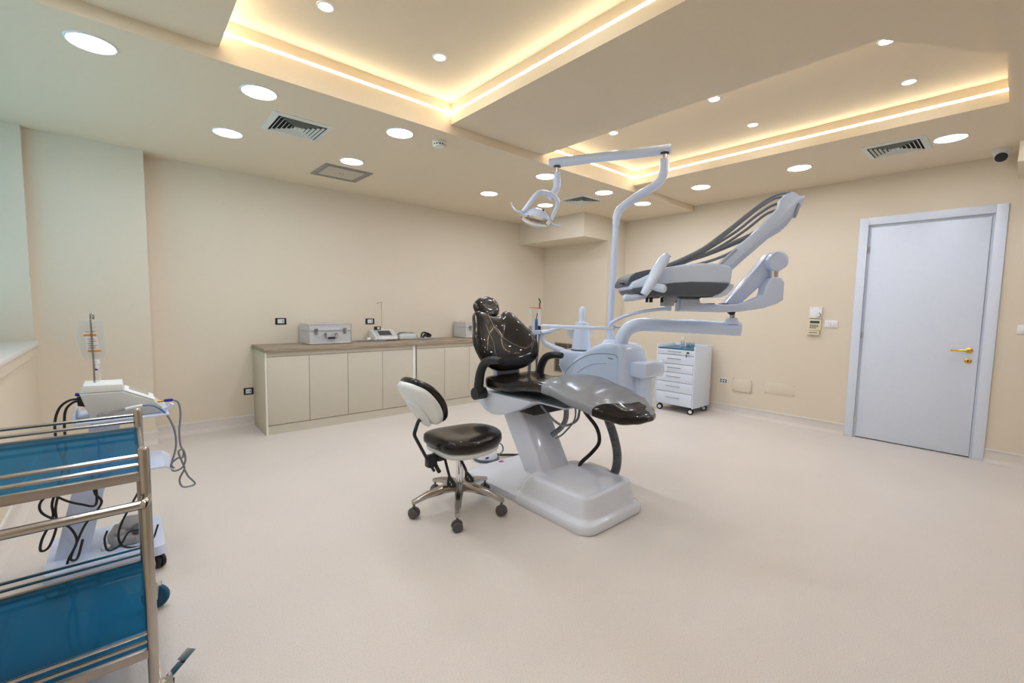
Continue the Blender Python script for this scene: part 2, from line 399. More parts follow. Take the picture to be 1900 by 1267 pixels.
# ceiling vents: square four-way diffusers, each louvre ring a part
def vent(cx, cy, z, label, half=.195):
    t = thing('ceiling_vent', label, 'vent', (cx, cy, z), 'square ceiling air vents')
    MB().box(cx-half+.03, cx+half-.03, cy-half+.03, cy+half-.03, z-.0012, z-.0004).build('duct_opening', BLKV, t, smooth=0)
    def ring(h0, z0, h1, z1, th):
        P = []
        for h, zz in ((h0, z0), (h1, z1), (h1, z1+th), (h0, z0+th)): P.append((h, zz))
        rr = [[Vector((cx+sx*h, cy+sy*h, z+zz)) for sx, sy in ((-1, -1), (1, -1), (1, 1), (-1, 1))] for h, zz in P]
        return MB().loft(rr+[rr[0]], cap=False)
    ring(half, -.003, half-.038, -.010, .003).build('frame', VENTW, t, smooth=0)
    for k in range(5):
        h = half-.050-k*.0255
        ring(h, -.014, h-.011, -.004, .0015).build('louvre', VENTW, t, smooth=0)
    MB().box(cx-.025, cx+.025, cy-.025, cy+.025, z-.012, z-.009).build('centre_plate', VENTW, t, smooth=0)
    MB().cyl((cx, cy, z-.0135), (cx, cy, z-.012), .004, 8).build('screw', BLACK, t)
    return t
vent(.99, 3.48, Z1, 'square louvred air vent nearest the window, over the cabinets')
vent(4.06, 3.45, Z1, 'square louvred air vent in the far corner beside the lamp head')
vent(4.67, .745, Z2, 'square louvred air vent at the right above the door')
t = thing('ceiling_hatch', 'square grey framed access hatch in the ceiling near the back wall', 'hatch', (1.635, 4.375, Z1))
hf = MB(); a0, a1, b0, b1 = 1.414, 1.856, 4.16, 4.593
for k, (wd, dz) in enumerate(((.018, .006), (.018, .003), (.016, .007))):
    o_ = sum((.018, .018, .016)[:k]); x0, x1, y0, y1 = a0+o_, a1-o_, b0+o_, b1-o_
    for q in ((x0, x1, y0, y0+wd), (x0, x1, y1-wd, y1), (x0, x0+wd, y0+wd, y1-wd), (x1-wd, x1, y0+wd, y1-wd)): hf.box(*q, Z1-dz, Z1-.0004)
hf.build('frame', HATCH, t, smooth=0)
MB().box(a0+.053, a1-.053, b0+.053, b1-.053, Z1-.003, Z1-.0006).build('panel', HATCHP, t, smooth=0)
for dx in (-.015, .015): MB().cyl((1.635+dx, 4.375, Z1-.0045), (1.635+dx, 4.375, Z1-.003), .006, 10).build('latch', BLACK, t)
t = thing('smoke_detector', 'small round white smoke detector beside the tray corner', 'smoke detector', (1.866, 3.003, Z1))
MB().lathe([(.052, 0), (.052, -.018), (.046, -.024)], 28, c=(1.866, 3.003, Z1)).build('base', OFFW, t)
MB().lathe([(.046, -.022), (.046, -.034), (.03, -.034)], 28, c=(1.866, 3.003, Z1)).build('slot_ring', BLKV, t)
dm = MB(); dm.lathe([(.045, -.034), (.042, -.042), (.02, -.05), (0, -.051)], 28, c=(1.866, 3.003, Z1))
for k in range(14):
    an = 2*PI*k/14; x, y = 1.866+.0465*math.cos(an), 3.003+.0465*math.sin(an); dm.box(x-.004, x+.004, y-.004, y+.004, Z1-.036, Z1-.02)
dm.build('cover', OFFW, t)
t = thing('dome_camera', 'small white dome surveillance camera with a black eye under the ceiling', 'camera', (5.30, .19, Z2))
MB().lathe([(.055, 0), (.055, -.022), (.050, -.026), (0, -.026)], 24, c=(5.30, .19, Z2)).build('mount', WHITE, t)
cb = MB(); cdir = Vector((-.80, -.05, -.60)).normalized(); cc = Vector((5.28, .19, Z2-.052))
qx = cdir.to_track_quat('Z', 'Y').to_matrix()
cb.lathe([(0, -.04), (.03, -.034), (.042, -.01), (.042, .015), (.038, .026)], 20, lambda p: cc+qx @ p); cb.build('body', WHITE, t)
MB().lathe([(.038, .024), (.036, .032), (.02, .038), (0, .039)], 20, lambda p: cc+qx @ p).build('lens', BLACK, t)

# ================================================================= CABINET WALL
CF = 4.57
def cabinet(x0, x1, label, left_panel, right_panel, doors):
    t = thing('base_cabinet', label, 'cabinet', ((x0+x1)/2, 4.82, 0), 'base cabinets under the worktop')
    b = MB(); b.box(x0+.018, x1-.018, CF+.025, 5.02, .09, .784); b.build('carcass', CABW, t, smooth=0)
    MB().box(x0+.018, x1-.018, CF+.008, CF+.024, .0, .086).build('plinth', CABW, t, smooth=0)
    MB().box(x0+.018, x1-.018, CF+.010, CF+.024, .742, .785).build('top_rail', CABW, t, smooth=0)
    if left_panel: MB().box(x0, x0+.018, CF-.002, 5.058, 0, .785, .0015).build('side_panel', CABE if False else CABW, t)
    if left_panel: MB().box(x0+.0005, x0+.0175, CF-.0045, CF-.0022, 0, .785).build('edge_band', CABE, t, smooth=0)
    if right_panel: MB().box(x1-.018, x1+.018, CF-.004, 5.02, 0.0, .785, .0015).build('divider_post', CABE, t)
    for a, c_ in doors:
        MB().box(a+.002, c_-.002, CF, CF+.018, .092, .738, .0015).build('door', CABW, t)
    return t
cabinet(.975, 2.515, 'long cream base cabinet with four plain doors under the silver case', True, True, [(.993, 1.366), (1.366, 1.750), (1.750, 2.130), (2.130, 2.497)])
cabinet(2.535, 4.09, 'cream base cabinet half hidden behind the dental chair and stool', False, True, [(2.552, 2.930), (2.930, 3.302), (3.302, 3.68), (3.68, 4.07)])
tag(MB().box(.965, 4.12, CF-.022, 5.066, .786, .822, .003).build('worktop', WOOD), 'long brown wood-grain worktop laid over the cream base cabinets', 'worktop')

def metal_case(x0, x1, yf, yb, z0, z1, label):
    t = thing('flight_case', label, 'case', ((x0+x1)/2, (yf+yb)/2, z0), 'silver equipment cases on the worktop')
    zs = z0+(z1-z0)*.66
    MB().box(x0+.004, x1-.004, yf+.004, yb-.004, z0+.004, zs-.002).build('body', ALU, t, smooth=0)
    lid = MB().box(x0+.004, x1-.004, yf+.004, yb-.004, zs+.002, z1-.004).build('lid', ALU, t, smooth=0)
    e = MB(); w_ = .014
    for x in (x0, x1-w_):
        for y in (yf, yb-w_): e.box(x, x+w_, y, y+w_, z0, z1, .003)
    for z in (z0, z1-w_):
        for y in (yf, yb-w_): e.box(x0, x1, y, y+w_, z, z+w_, .003)
        for x in (x0, x1-w_): e.box(x, x+w_, yf, yb, z, z+w_, .003)
    e.box(x0-.001, x1+.001, yf-.001, yb+.001, zs-.005, zs-.001); e.box(x0-.001, x1+.001, yf-.001, yb+.001, zs+.001, zs+.005)
    e.build('edge_profile', ALUE, t)
    for x in (x0+.002, x1-.002):
        for z in (z0+.002, z1-.002):
            MB().box(x-.016 if x > x0+.1 else x-.003, x+.003 if x > x0+.1 else x+.016, yf-.003, yf+.016, z-.003 if z < z0+.1 else z-.016, z+.016 if z < z0+.1 else z+.003, .004).build('corner_cap', CHROME, t)
    L = x1-x0
    for f in (.17, .83):
        x = x0+L*f; k = MB(); k.box(x-.019, x+.019, yf-.010, yf, zs-.002, zs+.026, .003); k.box(x-.014, x+.014, yf-.014, yf, zs-.036, zs-.002, .003)
        k.cyl((x-.012, yf-.012, zs+.004), (x+.012, yf-.012, zs+.004), .006, 8); k.build('latch', CHROMD, t)
    xm = (x0+x1)/2; zh = z0+(z1-z0)*.45
    for sx in (-1, 1): MB().box(xm+sx*.055-.013, xm+sx*.055+.013, yf-.014, yf, zh-.012, zh+.024, .004).build('handle_bracket', CHROMD, t)
    h = MB(); h.tube([(xm-.055, yf-.016, zh+.005), (xm-.050, yf-.020, zh-.022), (xm-.035, yf-.022, zh-.030), (xm, yf-.022, zh-.031), (xm+.035, yf-.022, zh-.030), (xm+.050, yf-.020, zh-.022), (xm+.055, yf-.016, zh+.005)], .007, 8)
    ho = h.build('handle', CHROMD, t)
    MB().cyl((xm-.034, yf-.022, zh-.031), (xm+.034, yf-.022, zh-.031), .0105, 10).build('grip', BLACK, ho)
    return t
metal_case(1.412, 1.858, 4.735, 5.03, .8255, 1.034, 'silver aluminium flight case with latches at the left of the worktop')
metal_case(3.372, 3.80, 4.76, 5.04, .8255, 1.036, 'silver case on the worktop mostly hidden behind the dental chair')

# surgical motor unit on the worktop
t = thing('surgical_motor_unit', 'grey desktop surgical motor unit with dark screen and hook rod on worktop', 'device', (2.33, 4.93, .822))
MB().prism([(4.86, .830), (5.045, .830), (5.045, .945), (4.985, .945), (4.862, .870)], 2.185, 2.46, 'x', .006).build('body', DEVL, t)
def slope(p): # front slope plane mapping: x, along 0..1, off
    a = Vector((0, 4.862, .870)); b = Vector((0, 4.985, .945)); d = b-a; n = Vector((0, -d.z, d.y)).normalized()
    return Vector((p.x, a.y+d.y*p.y+n.y*p.z, a.z+d.z*p.y+n.z*p.z))
MB().box(2.20, 2.445, .06, .94, -.001, .0015, M=slope).build('control_panel', ALU, t, smooth=0)
MB().box(2.245, 2.40, .2, .82, .001, .003, M=slope).build('screen', SCREEN, t, smooth=0)
MB().box(2.195, 2.452, 4.85, 4.866, .832, .850, .004).build('front_lip', ALUE, t)
MB().box(2.31, 2.35, 5.0, 5.04, .945, .958, .004).build('rod_socket', WHITE, t)
MB().tube([(2.33, 5.02, .95), (2.33, 5.02, 1.1), (2.33, 5.02, 1.262), (2.326, 5.02, 1.268), (2.31, 5.02, 1.268), (2.285, 5.01, 1.258), (2.272, 5.01, 1.254), (2.266, 5.01, 1.260), (2.268, 5.01, 1.268)], .0022, 6, 3).build('hook_rod', CHROMD, t)
for x in (2.21, 2.44): MB().cyl((x, 4.90, .822), (x, 4.90, .832), .012, 10).build('foot', BLACK, t)
for x in (2.21, 2.44): MB().cyl((x, 5.02, .822), (x, 5.02, .832), .012, 10).build('foot', BLACK, t)
t = thing('motor_cartridge', 'small black square box standing on the grey motor unit', 'box', (2.265, 4.99, .945))
MB().box(2.228, 2.300, 4.975, 5.01, .9455, .985, .002).build('body', BLACK, t)
MB().box(2.255, 2.285, 4.9735, 4.975, .953, .978).build('label_plate', PAPER, t, smooth=0)
t = thing('coiled_cable', 'grey cable with plug lying left of the motor unit', 'cable', (2.12, 4.90, .822))
MB().tube([(1.98, 4.93, .827), (2.04, 4.90, .828), (2.10, 4.92, .827), (2.14, 4.87, .828), (2.19, 4.84, .828), (2.26, 4.825, .828), (2.29, 4.84, .832), (2.22, 4.85, .830), (2.13, 4.89, .834), (2.07, 4.87, .828), (2.00, 4.915, .827)], .004, 6).build('cord', HOSE, t)
MB().cyl((2.11, 4.93, .842), (2.15, 4.92, .846), .019, 12).build('plug', DEVL, t)
t = thing('motor_handpiece', 'grey oblong foot control box with cables on top of the worktop', 'device', (2.62, 4.93, .822))
MB().box(2.49, 2.72, 4.87, 5.0, .8225, .895, .022, 4).build('body', DEV, t)
MB().tube([(2.46, 4.90, .87), (2.50, 4.90, .90), (2.56, 4.93, .905), (2.64, 4.93, .906), (2.70, 4.92, .900), (2.73, 4.90, .87), (2.74, 4.88, .83), (2.78, 4.87, .828)], .004, 6).build('cord', HOSE, t)
MB().tube([(2.47, 4.92, .86), (2.52, 4.95, .903), (2.58, 4.94, .910), (2.66, 4.95, .902), (2.69, 4.94, .900)], .004, 6).build('cord', BLACK, t)
t = thing('folded_strap', 'bundle of black cable and clear bag at the right on the worktop', 'cable', (2.84, 4.88, .822))
MB().tube([(2.77, 4.86, .850), (2.79, 4.87, .895), (2.83, 4.89, .905), (2.88, 4.87, .890), (2.91, 4.86, .868), (2.88, 4.85, .855), (2.83, 4.87, .865), (2.80, 4.86, .845)], .013, 8, flat=.7).build('coil', BLACK, t)
MB().tube([(2.80, 4.88, .84), (2.83, 4.86, .885), (2.87, 4.88, .88), (2.90, 4.86, .85)], .010, 8).build('coil', BLACK, t)
MB().pillow([(2.75, 4.80), (2.92, 4.80), (2.93, 4.90), (2.77, 4.92)], lambda a, b, tt: Vector((a, b, .834+tt)), .012, .010).build('bag', BOTTLE, t)

# wall sockets and plates
def socket(x, z, label, w_=.105, h=.066, y=YA):
    t = thing('wall_socket', label, 'socket', (x, y, z), 'black framed wall sockets')
    MB().box(x-w_/2, x+w_/2, y-.009, y-.0005, z-h/2, z+h/2, .002).build('frame', BLACK, t)
    pw = w_*.30; MB().box(x-pw, x+pw, y-.011, y-.009, z-h*.33, z+h*.33).build('insert', WHITE, t, smooth=0)
    for k in range(3): MB().cyl((x-pw*.55+k*.009, y-.0125, z), (x-pw*.55+k*.009, y-.011, z), .003, 8).build('hole', BLACK, t)
    MB().box(x+pw*.45, x+pw*.7, y-.0125, y-.011, z-h*.18, z+h*.18).build('rocker', BLACK, t, smooth=0)
socket(1.242, 1.053, 'black framed wall socket left of the silver flight case')
socket(2.206, 1.044, 'black framed wall socket between flight case and hook rod')
socket(.93, .352, 'black framed low wall socket beside the cabinet end panel', .085)
def wplate(name, label, cat, y0, y1, z0, z1, th, m, X=XB):
    t = thing(name, label, cat, (X, (y0+y1)/2, z0)); MB().box(X-th, X-.0005, y0, y1, z0, z1, .003).build('plate', m, t); return t
t = wplate('room_thermostat', 'white square thermostat with round dial on the door wall', 'thermostat', 1.366, 1.474, 1.180, 1.298, .028, WHITE)
MB().lathe([(.022, 0), (.020, .008), (0, .008)], 20, lambda p: Vector((XB-.028-p.z, 1.398+p.x, 1.214+p.y))).build('dial', OFFW, t)
dm = MB(); dm.tube([(XB-.029, 1.398+.026*math.cos(a), 1.214+.026*math.sin(a)) for a in [math.radians(q) for q in range(-250, -80, 20)]], .003, 5, 1); dm.build('dial_mark', INK, t)
for y in (1.452, 1.385): MB().box(XB-.0295, XB-.028, y-.008, y+.008, 1.284, 1.288).build('vent_slot', INK, t, smooth=0)
t = wplate('alarm_keypad', 'ivory wall keypad with dark display and buttons under the thermostat', 'keypad', 1.366, 1.474, 1.052, 1.170, .024, YELLW)
MB().box(XB-.026, XB-.024, 1.380, 1.464, 1.128, 1.153).build('display', SCREEN, t, smooth=0)
for r in range(3):
    for k in range(4 if r < 2 else 3):
        y = 1.456-k*.020; z = 1.108-r*.015
        MB().box(XB-.0275, XB-.024, y-.007, y+.007, z-.005, z+.005, .001).build('key', INK, t)
fl = MB().box(XB-.032, XB-.0005, 1.374, 1.482, 1.003, 1.049, .003).build('flap', YELLW, t)
MB().box(XB-.0335, XB-.032, 1.392, 1.468, 1.024, 1.034).build('print', INK, fl, smooth=0)
t = wplate('light_switch', 'white double light switch beside the keypad, left of the door', 'switch', 1.223, 1.337, 1.090, 1.163, .010, WHITE)
for y in (1.302, 1.258):
    r_ = MB().box(XB-.014, XB-.010, y-.020, y+.020, 1.106, 1.147, .002).build('rocker', WHITE, t)
    MB().box(XB-.0148, XB-.014, y-.0015, y+.0015, 1.128, 1.142).build('mark', INK, r_, smooth=0)
t = wplate('light_switch', 'white light switch right of the door at the picture edge', 'switch', -.10, .012, 1.098, 1.172, .010, WHITE)
MB().box(XB-.014, XB-.010, -.06, -.008, 1.112, 1.158, .002).build('rocker', WHITE, t)
t = wplate('data_socket', 'white low wall socket with black ports right of drawer cart', 'socket', 2.284, 2.386, .360, .420, .008, WHITE)
for y in (2.365, 2.335, 2.305):
    for z in (.378, .402): MB().box(XB-.010, XB-.008, y-.009, y+.009, z-.007, z+.007).build('port', BLACK, t, smooth=0)
t = wplate('junction_cover', 'ivory square junction box cover screwed low on the door wall', 'cover plate', 2.012, 2.226, .285, .438, .014, WALL)
for y in (2.022, 2.216):
    for z in (.297, .426): MB().cyl((XB-.016, y, z), (XB-.014, y, z), .005, 8).build('screw', INK, t)
t = wplate('junction_cover', 'flush painted rectangular cover plate low beside the door', 'cover plate', 1.568, 1.872, .312, .443, .004, WALL)
for y in (1.58, 1.86):
    for z in (.324, .432): MB().cyl((XB-.0055, y, z), (XB-.004, y, z), .004, 8).build('screw', INK, t)
# low wall grille in the corner niche
t = thing('wall_grille', 'bronze slatted air grille low on the corner wall behind the unit', 'grille', (5.10, 4.53, .24))
gy0, gy1, gz0, gz1 = 4.28, 4.778, .245, .70
MB().box(5.094, 5.0995, gy0+.02, gy1-.02, gz0+.02, gz1-.02).build('backing', BLKV, t, smooth=0)
g = MB()
for q in ((gy0, gy1, gz0, gz0+.022), (gy0, gy1, gz1-.022, gz1), (gy0, gy0+.022, gz0+.022, gz1-.022), (gy1-.022, gy1, gz0+.022, gz1-.022), (4.50, 4.512, gz0+.022, gz1-.022)): g.box(5.084, 5.0995, *q)
g.build('frame', BRONZ, t, smooth=0)
s0 = None
for k in range(17):
    z = gz0+.040+k*.0235
    if s0 is None: s0 = MB().box(5.086, 5.094, gy0+.022, gy1-.022, z-.0045, z+.0045).build('slat', BRONZ, t, smooth=0); zf = z
    else:
        s_ = s0.copy(); COL.objects.link(s_); s_.parent = t; s_.location = (0, 0, z-zf)

# ================================================================= DRAWER CART by the door wall
def castor(root, x, y, z_top, r, m_tyre, m_hub, wd=.022, ang=0.0, twin=True, brake=None):
    c = MB(); ca, sa = math.cos(ang), math.sin(ang)
    fk = MB(); fk.cyl((x, y, r*1.2), (x, y, z_top), .009, 10); fk.box(x-.014, x+.014, y-.014, y+.014, r*1.75, r*2.05, .004)
    ck = fk.build('castor', m_tyre if brake is None else CHROME, root)
    offs = (-wd*.62, wd*.62) if twin else (0,)
    for o_ in offs:
        cx, cy = x+o_*ca, y+o_*sa
        M_ = lambda p, cx=cx, cy=cy: Vector((cx+p.z*ca-p.x*sa, cy+p.z*sa+p.x*ca, r+p.y))
        MB().lathe([(0, -wd/2), (r*.85, -wd/2), (r, -wd*.3), (r, wd*.3), (r*.85, wd/2), (0, wd/2)], 18, M_).build('wheel', m_tyre, ck)
        for s_ in (-1, 1):
            MB().lathe([(0, s_*wd*.56), (r*.58, s_*wd*.56), (r*.62, s_*wd*.46)], 14, M_).build('hub_cap', m_hub, ck)
    return ck
t = thing('drawer_cart', 'white drawer trolley with blue glass top against the door wall', 'drawer cart', (5.21, 2.70, 0))
x0, x1, y0, y1 = 4.998, 5.43, 2.462, 2.952
MB().box(x0+.018, x1, y0+.014, y1-.014, .085, .768).build('carcass', UNITG, t, smooth=0)
for ya in (y0, y1-.014): MB().box(x0, x1, ya, ya+.014, .078, .815, .003).build('side_panel', DOORW, t)
MB().box(x0+.02, x1, y0+.014, y1-.014, .770, .774).build('top_panel', DOORW, t, smooth=0)
MB().box(x1-.014, x1, y0+.014, y1-.014, .774, .815, .002).build('back_rail', DOORW, t)
MB().box(x0-.004, x1-.015, y0+.015, y1-.015, .7745, .7825, .001).build('glass_top', GLTOP, t)
zz = [.088, .245, .369, .484, .590, .700, .770]
for k in range(6):
    d_ = MB().box(x0, x0+.018, y0+.016, y1-.016, zz[k]+.0028, zz[k+1]-.0028, .0015).build('drawer', DOORW, t)
    zm = zz[k]+(zz[k+1]-zz[k])*.58; ym = (y0+y1)/2+.01
    MB().tube([(x0, ym+.085, zm), (x0-.014, ym+.080, zm), (x0-.018, ym+.04, zm), (x0-.018, ym-.04, zm), (x0-.014, ym-.080, zm), (x0, ym-.085, zm)], .0038, 6, 3).build('handle', CHROMD, d_)
    if k == 5:
        MB().cyl((x0, y0+.075, .738), (x0-.008, y0+.075, .738), .009, 12).build('lock', CHROME, d_)
        kk = MB(); kk.box(x0-.022, x0-.008, y0+.072, y0+.078, .732, .744); kk.box(x0-.034, x0-.020, y0+.062, y0+.088, .730, .748, .003); kk.box(x0-.030, x0-.024, y0+.086, y0+.096, .685, .722, .002)
        kk.build('key', BLACK, d_)
for x in (x0+.045, x1-.045):
    for y in (y0+.045, y1-.045): castor(t, x, y, .10, .036, BLACK, WHITE, .018, .3)
t = thing('spray_bottle', 'small clear bottle with blue label on the drawer cart', 'bottle', (5.22, 2.735, .783))
MB().lathe([(.020, 0), (.026, .006), (.026, .060), (.018, .078), (.010, .086), (.010, .092)], 18, c=(5.22, 2.735, .7832)).build('body', BOTTLE, t)
MB().lathe([(.0265, .030), (.0265, .046)], 18, c=(5.22, 2.735, .7832)).build('label', mat('pale_blue_label', (.35, .42, .65), .5), t)
MB().lathe([(.011, .092), (.009, .108), (.004, .112), (.003, .130), (0, .130)], 12, c=(5.22, 2.735, .7832)).build('nozzle', WHITE, t)
for k, (x, y, l) in enumerate(((5.24, 2.672, 'small steel jar nearest the bottle on the drawer cart'), (5.26, 2.622, 'small steel jar nearest the cart corner on the glass top'))):
    t = thing('steel_jar', l, 'jar', (x, y, .783), 'steel jars on the drawer cart')
    MB().lathe([(.022, 0), (.024, .004), (.024, .050), (.021, .054)], 18, c=(x, y, .7832)).build('body', CHROME, t)
    MB().lathe([(.025, .052), (.025, .060), (.010, .064), (0, .066)], 18, c=(x, y, .7832)).build('lid', CHROME, t)

# ================================================================= DENTAL CHAIR
CX = 2.12
ch = thing('dental_chair', 'black leather dental chair on a white pedestal in the room centre', 'dental chair', (CX, 2.05, 0))
def rrect(x0, x1, y0, y1, r, z, n=6):
    out = []
    for (cx, cy, a0) in ((x1-r, y1-r, 0), (x0+r, y1-r, 90), (x0+r, y0+r, 180), (x1-r, y0+r, 270)):
        for k in range(n+1):
            a = math.radians(a0+90*k/n); out.append(Vector((cx+r*math.cos(a), cy+r*math.sin(a), z)))
    return out
b = MB(); b.loft([rrect(1.85, 2.42, 1.88, 2.60, .05, .0), rrect(1.845, 2.425, 1.875, 2.605, .055, .012), rrect(1.845, 2.425, 1.875, 2.605, .055, .045), rrect(1.86, 2.41, 1.89, 2.59, .05, .057), rrect(1.89, 2.38, 1.92, 2.56, .04, .060)])
pl_ = b.build('floor_plate', PED, ch, smooth=50)
MB().box(2.13, 2.17, 2.535, 2.565, .0602, .0612).build('sticker', MAGEN, pl_, smooth=0)
b = MB(); b.loft([rrect(1.842, 2.405, 1.455, 2.10, .085, .0), rrect(1.836, 2.412, 1.448, 2.10, .09, .012), rrect(1.838, 2.410, 1.450, 2.10, .09, .046), rrect(1.846, 2.402, 1.458, 2.10, .085, .056), rrect(1.868, 2.386, 1.476, 2.09, .08, .064), rrect(1.876, 2.378, 1.486, 2.075, .075, .078), rrect(1.884, 2.372, 1.498, 2.045, .07, .13), rrect(1.892, 2.364, 1.510, 2.010, .065, .172), rrect(1.898, 2.358, 1.518, 2.000, .062, .182), rrect(1.910, 2.346, 1.530, 1.988, .055, .189), rrect(1.93, 2.326, 1.55, 1.97, .05, .190), rrect(1.96, 2.29, 1.60, 1.95, .05, .183)])
b.build('pedestal_base', PED, ch, smooth=60)
MB().box(2.30, 2.405, 1.72, 1.90, .10, .19, .02, 3).build('connection_box', PED, ch)
# leaning column
b = MB(); L0 = rrect(1.995, 2.265, 1.935, 2.135, .025, .15, 4); L1 = rrect(1.995, 2.265, 2.205, 2.435, .025, .60, 4)
b.loft([L0, [a*.5+c_*.5 for a, c_ in zip(L0, L1)], L1]); b.build('lift_column', HOUS, ch, smooth=40)
MB().box(1.975, 2.285, 2.02, 2.34, .545, .64, .012).build('bellows', BLACK, ch)
hp = [(2.515, .656), (2.54, .61), (2.51, .562), (2.44, .522), (2.36, .505), (2.28, .512), (2.18, .545), (2.06, .595), (1.98, .64), (1.97, .656)]
MB().prism(hp, 1.895, 2.345, 'x', .03, 4).build('seat_housing', HOUS, ch, smooth=50)
MB().box(1.96, 2.28, 1.74, 2.0, .640, .652, .004).build('leg_rest_plate', HOUS, ch)
# seat with leg rest
def lerp(tab, y):
    for (a, va), (b_, vb) in zip(tab, tab[1:]):
        if (a >= y >= b_) or (a <= y <= b_):
            q = (y-a)/(b_-a) if b_ != a else 0; q = q*q*(3-2*q); return va+(vb-va)*q
    return tab[-1][1]
W_ = [(2.46, .15), (2.445, .215), (2.40, .248), (2.20, .252), (2.08, .238), (1.95, .243), (1.80, .258), (1.60, .255), (1.46, .230), (1.36, .175), (1.30, .10), (1.272, .03)]
T_ = [(2.46, .75), (2.445, .776), (2.40, .788), (2.22, .772), (2.08, .790), (1.94, .812), (1.80, .806), (1.60, .770), (1.46, .732), (1.36, .700), (1.30, .678), (1.272, .662)]
B_ = [(2.46, .70), (2.445, .672), (2.40, .662), (2.20, .672), (2.05, .700), (1.90, .714), (1.80, .708), (1.60, .670), (1.46, .640), (1.36, .622), (1.30, .630), (1.272, .645)]
def sect(y, n=40, off=0.0, a0=0, a1=2*PI, close=True):
    w_, zt, zb = lerp(W_, y)+off, lerp(T_, y)+off, lerp(B_, y)-off
    out = []; zc_ = zb+(zt-zb)*.5; h = (zt-zb)/2
    N = n if close else n+1
    for k in range(N):
        a = a0+(a1-a0)*k/n; cx, sz = math.cos(a), math.sin(a)
        x = math.copysign(abs(cx)**.55, cx); z = math.copysign(abs(sz)**.62, sz)
        dip = 0
        if sz > 0: dip = (.022 if y > 2.0 else .022*max(0, (y-1.85)/.15) - .006*min(1, (2.0-y)/.15))*(1-min(1, abs(x))**3)
        out.append(Vector((CX+w_*x, y, zc_+h*z-dip)))
    return out
ys = [2.46, 2.457, 2.452, 2.445, 2.43, 2.40, 2.37, 2.34]+[2.30-.04*k for k in range(24)]+[1.36, 1.34, 1.32, 1.30, 1.288, 1.279, 1.274, 1.272]
ys = sorted(set(round(y, 4) for y in ys), reverse=True)
b = MB(); b.loft([sect(y) for y in ys]); so = b.build('seat_and_leg_rest', LEATH, ch, smooth=60)
# clear protective cover on the leg rest and its foot strap
b = MB(); vs = []; fs = []; n = 30; rows = 14
for i in range(rows+1):
    q = i/rows
    for k in range(n+1):
        a = math.radians(-14)+math.radians(208)*k/n      # from far side over the top to the near side
        y0_ = 1.905+.055*math.cos(a); y1_ = 1.40+.085*max(0, -math.cos(a))+.0*q
        vs.append(sect(y0_+(y1_-y0_)*q, 1, .0035, a, a, False)[0])
for i in range(rows):
    for k in range(n): fs.append((i*(n+1)+k, i*(n+1)+k+1, (i+1)*(n+1)+k+1, (i+1)*(n+1)+k))
b.add(vs, fs); b.build('leg_cover', PLAST, ch, smooth=60)
vs = []; fs = []; rows = 8
for i in range(rows+1):
    y = 1.405-(1.405-1.280)*i/rows
    for k in range(6):
        a = math.radians(40+ (78-40)*k/5+ (8 if i > 4 else 0)); vs.append(sect(y, 1, .004, a, a, False)[0])
for i in range(rows):
    for k in range(5): fs.append((i*6+k, i*6+k+1, (i+1)*6+k+1, (i+1)*6+k))
MB().add(vs, fs).build('cover_strap', PLAST, ch, smooth=60)
# backrest
SP = catmull([Vector((0, 2.405, .800)), Vector((0, 2.440, .90)), Vector((0, 2.495, 1.0)), Vector((0, 2.560, 1.09)), Vector((0, 2.64, 1.185))], 12)
def spine(s):
    q = max(-.1, min(1.1, s))*(len(SP)-1); i = max(0, min(len(SP)-2, int(math.floor(q)))); p = SP[i]+(SP[i+1]-SP[i])*(q-i); t_ = (SP[i+1]-SP[i]).normalized()
    return p, Vector((0, -t_.z, t_.y))
def BM(a, s, tt):
    p, n = spine(s); return Vector((CX-.022+a*.94, p.y, p.z))+n*(tt+.35*a*a)
half = [(.0, -.03), (.11, -.02), (.20, .04), (.275, .17), (.308, .36), (.300, .52), (.262, .68), (.225, .84), (.185, .985), (.13, 1.02), (.075, .955), (.03, .925)]
out = half+[(-a, s) for a, s in half[:0:-1]]
b = MB(); b.pillow(out, BM, .062, .05, .62, 9, 5, hollow=.030); bk = b.build('backrest', LEATH, ch, smooth=70)
def BS(a, s): # front surface with offset for the seams
    return a, s
def seam(pts, tt):
    MB().tube([BM(a, s, tt_) for a, s, tt_ in pts], .0017, 6, 5).build('seam', SEAM, bk)
seam([(-.075, .95, .048), (-.085, .80, .052), (-.07, .60, .050), (0.02, .42, .044), (.12, .30, .053), (.20, .32, .050), (.235, .42, .046), (.235, .55, .040)], 0)
seam([(-.165, .90, .040), (-.155, .74, .049), (-.165, .58, .052), (-.155, .42, .053), (-.165, .26, .051), (-.15, .16, .045)], 0)
MB().box(2.01, 2.23, 2.44, 2.50, .70, .86, .015, 3).build('back_support', UNITG, ch)
b = MB(); b.pillow([(a*.80, .06+s*.82) for a, s in out], lambda a, s, tt: BM(a, s, tt-.045), .006, .022, .6, 5, 4); b.build('back_shell', HOUS, ch, smooth=60)
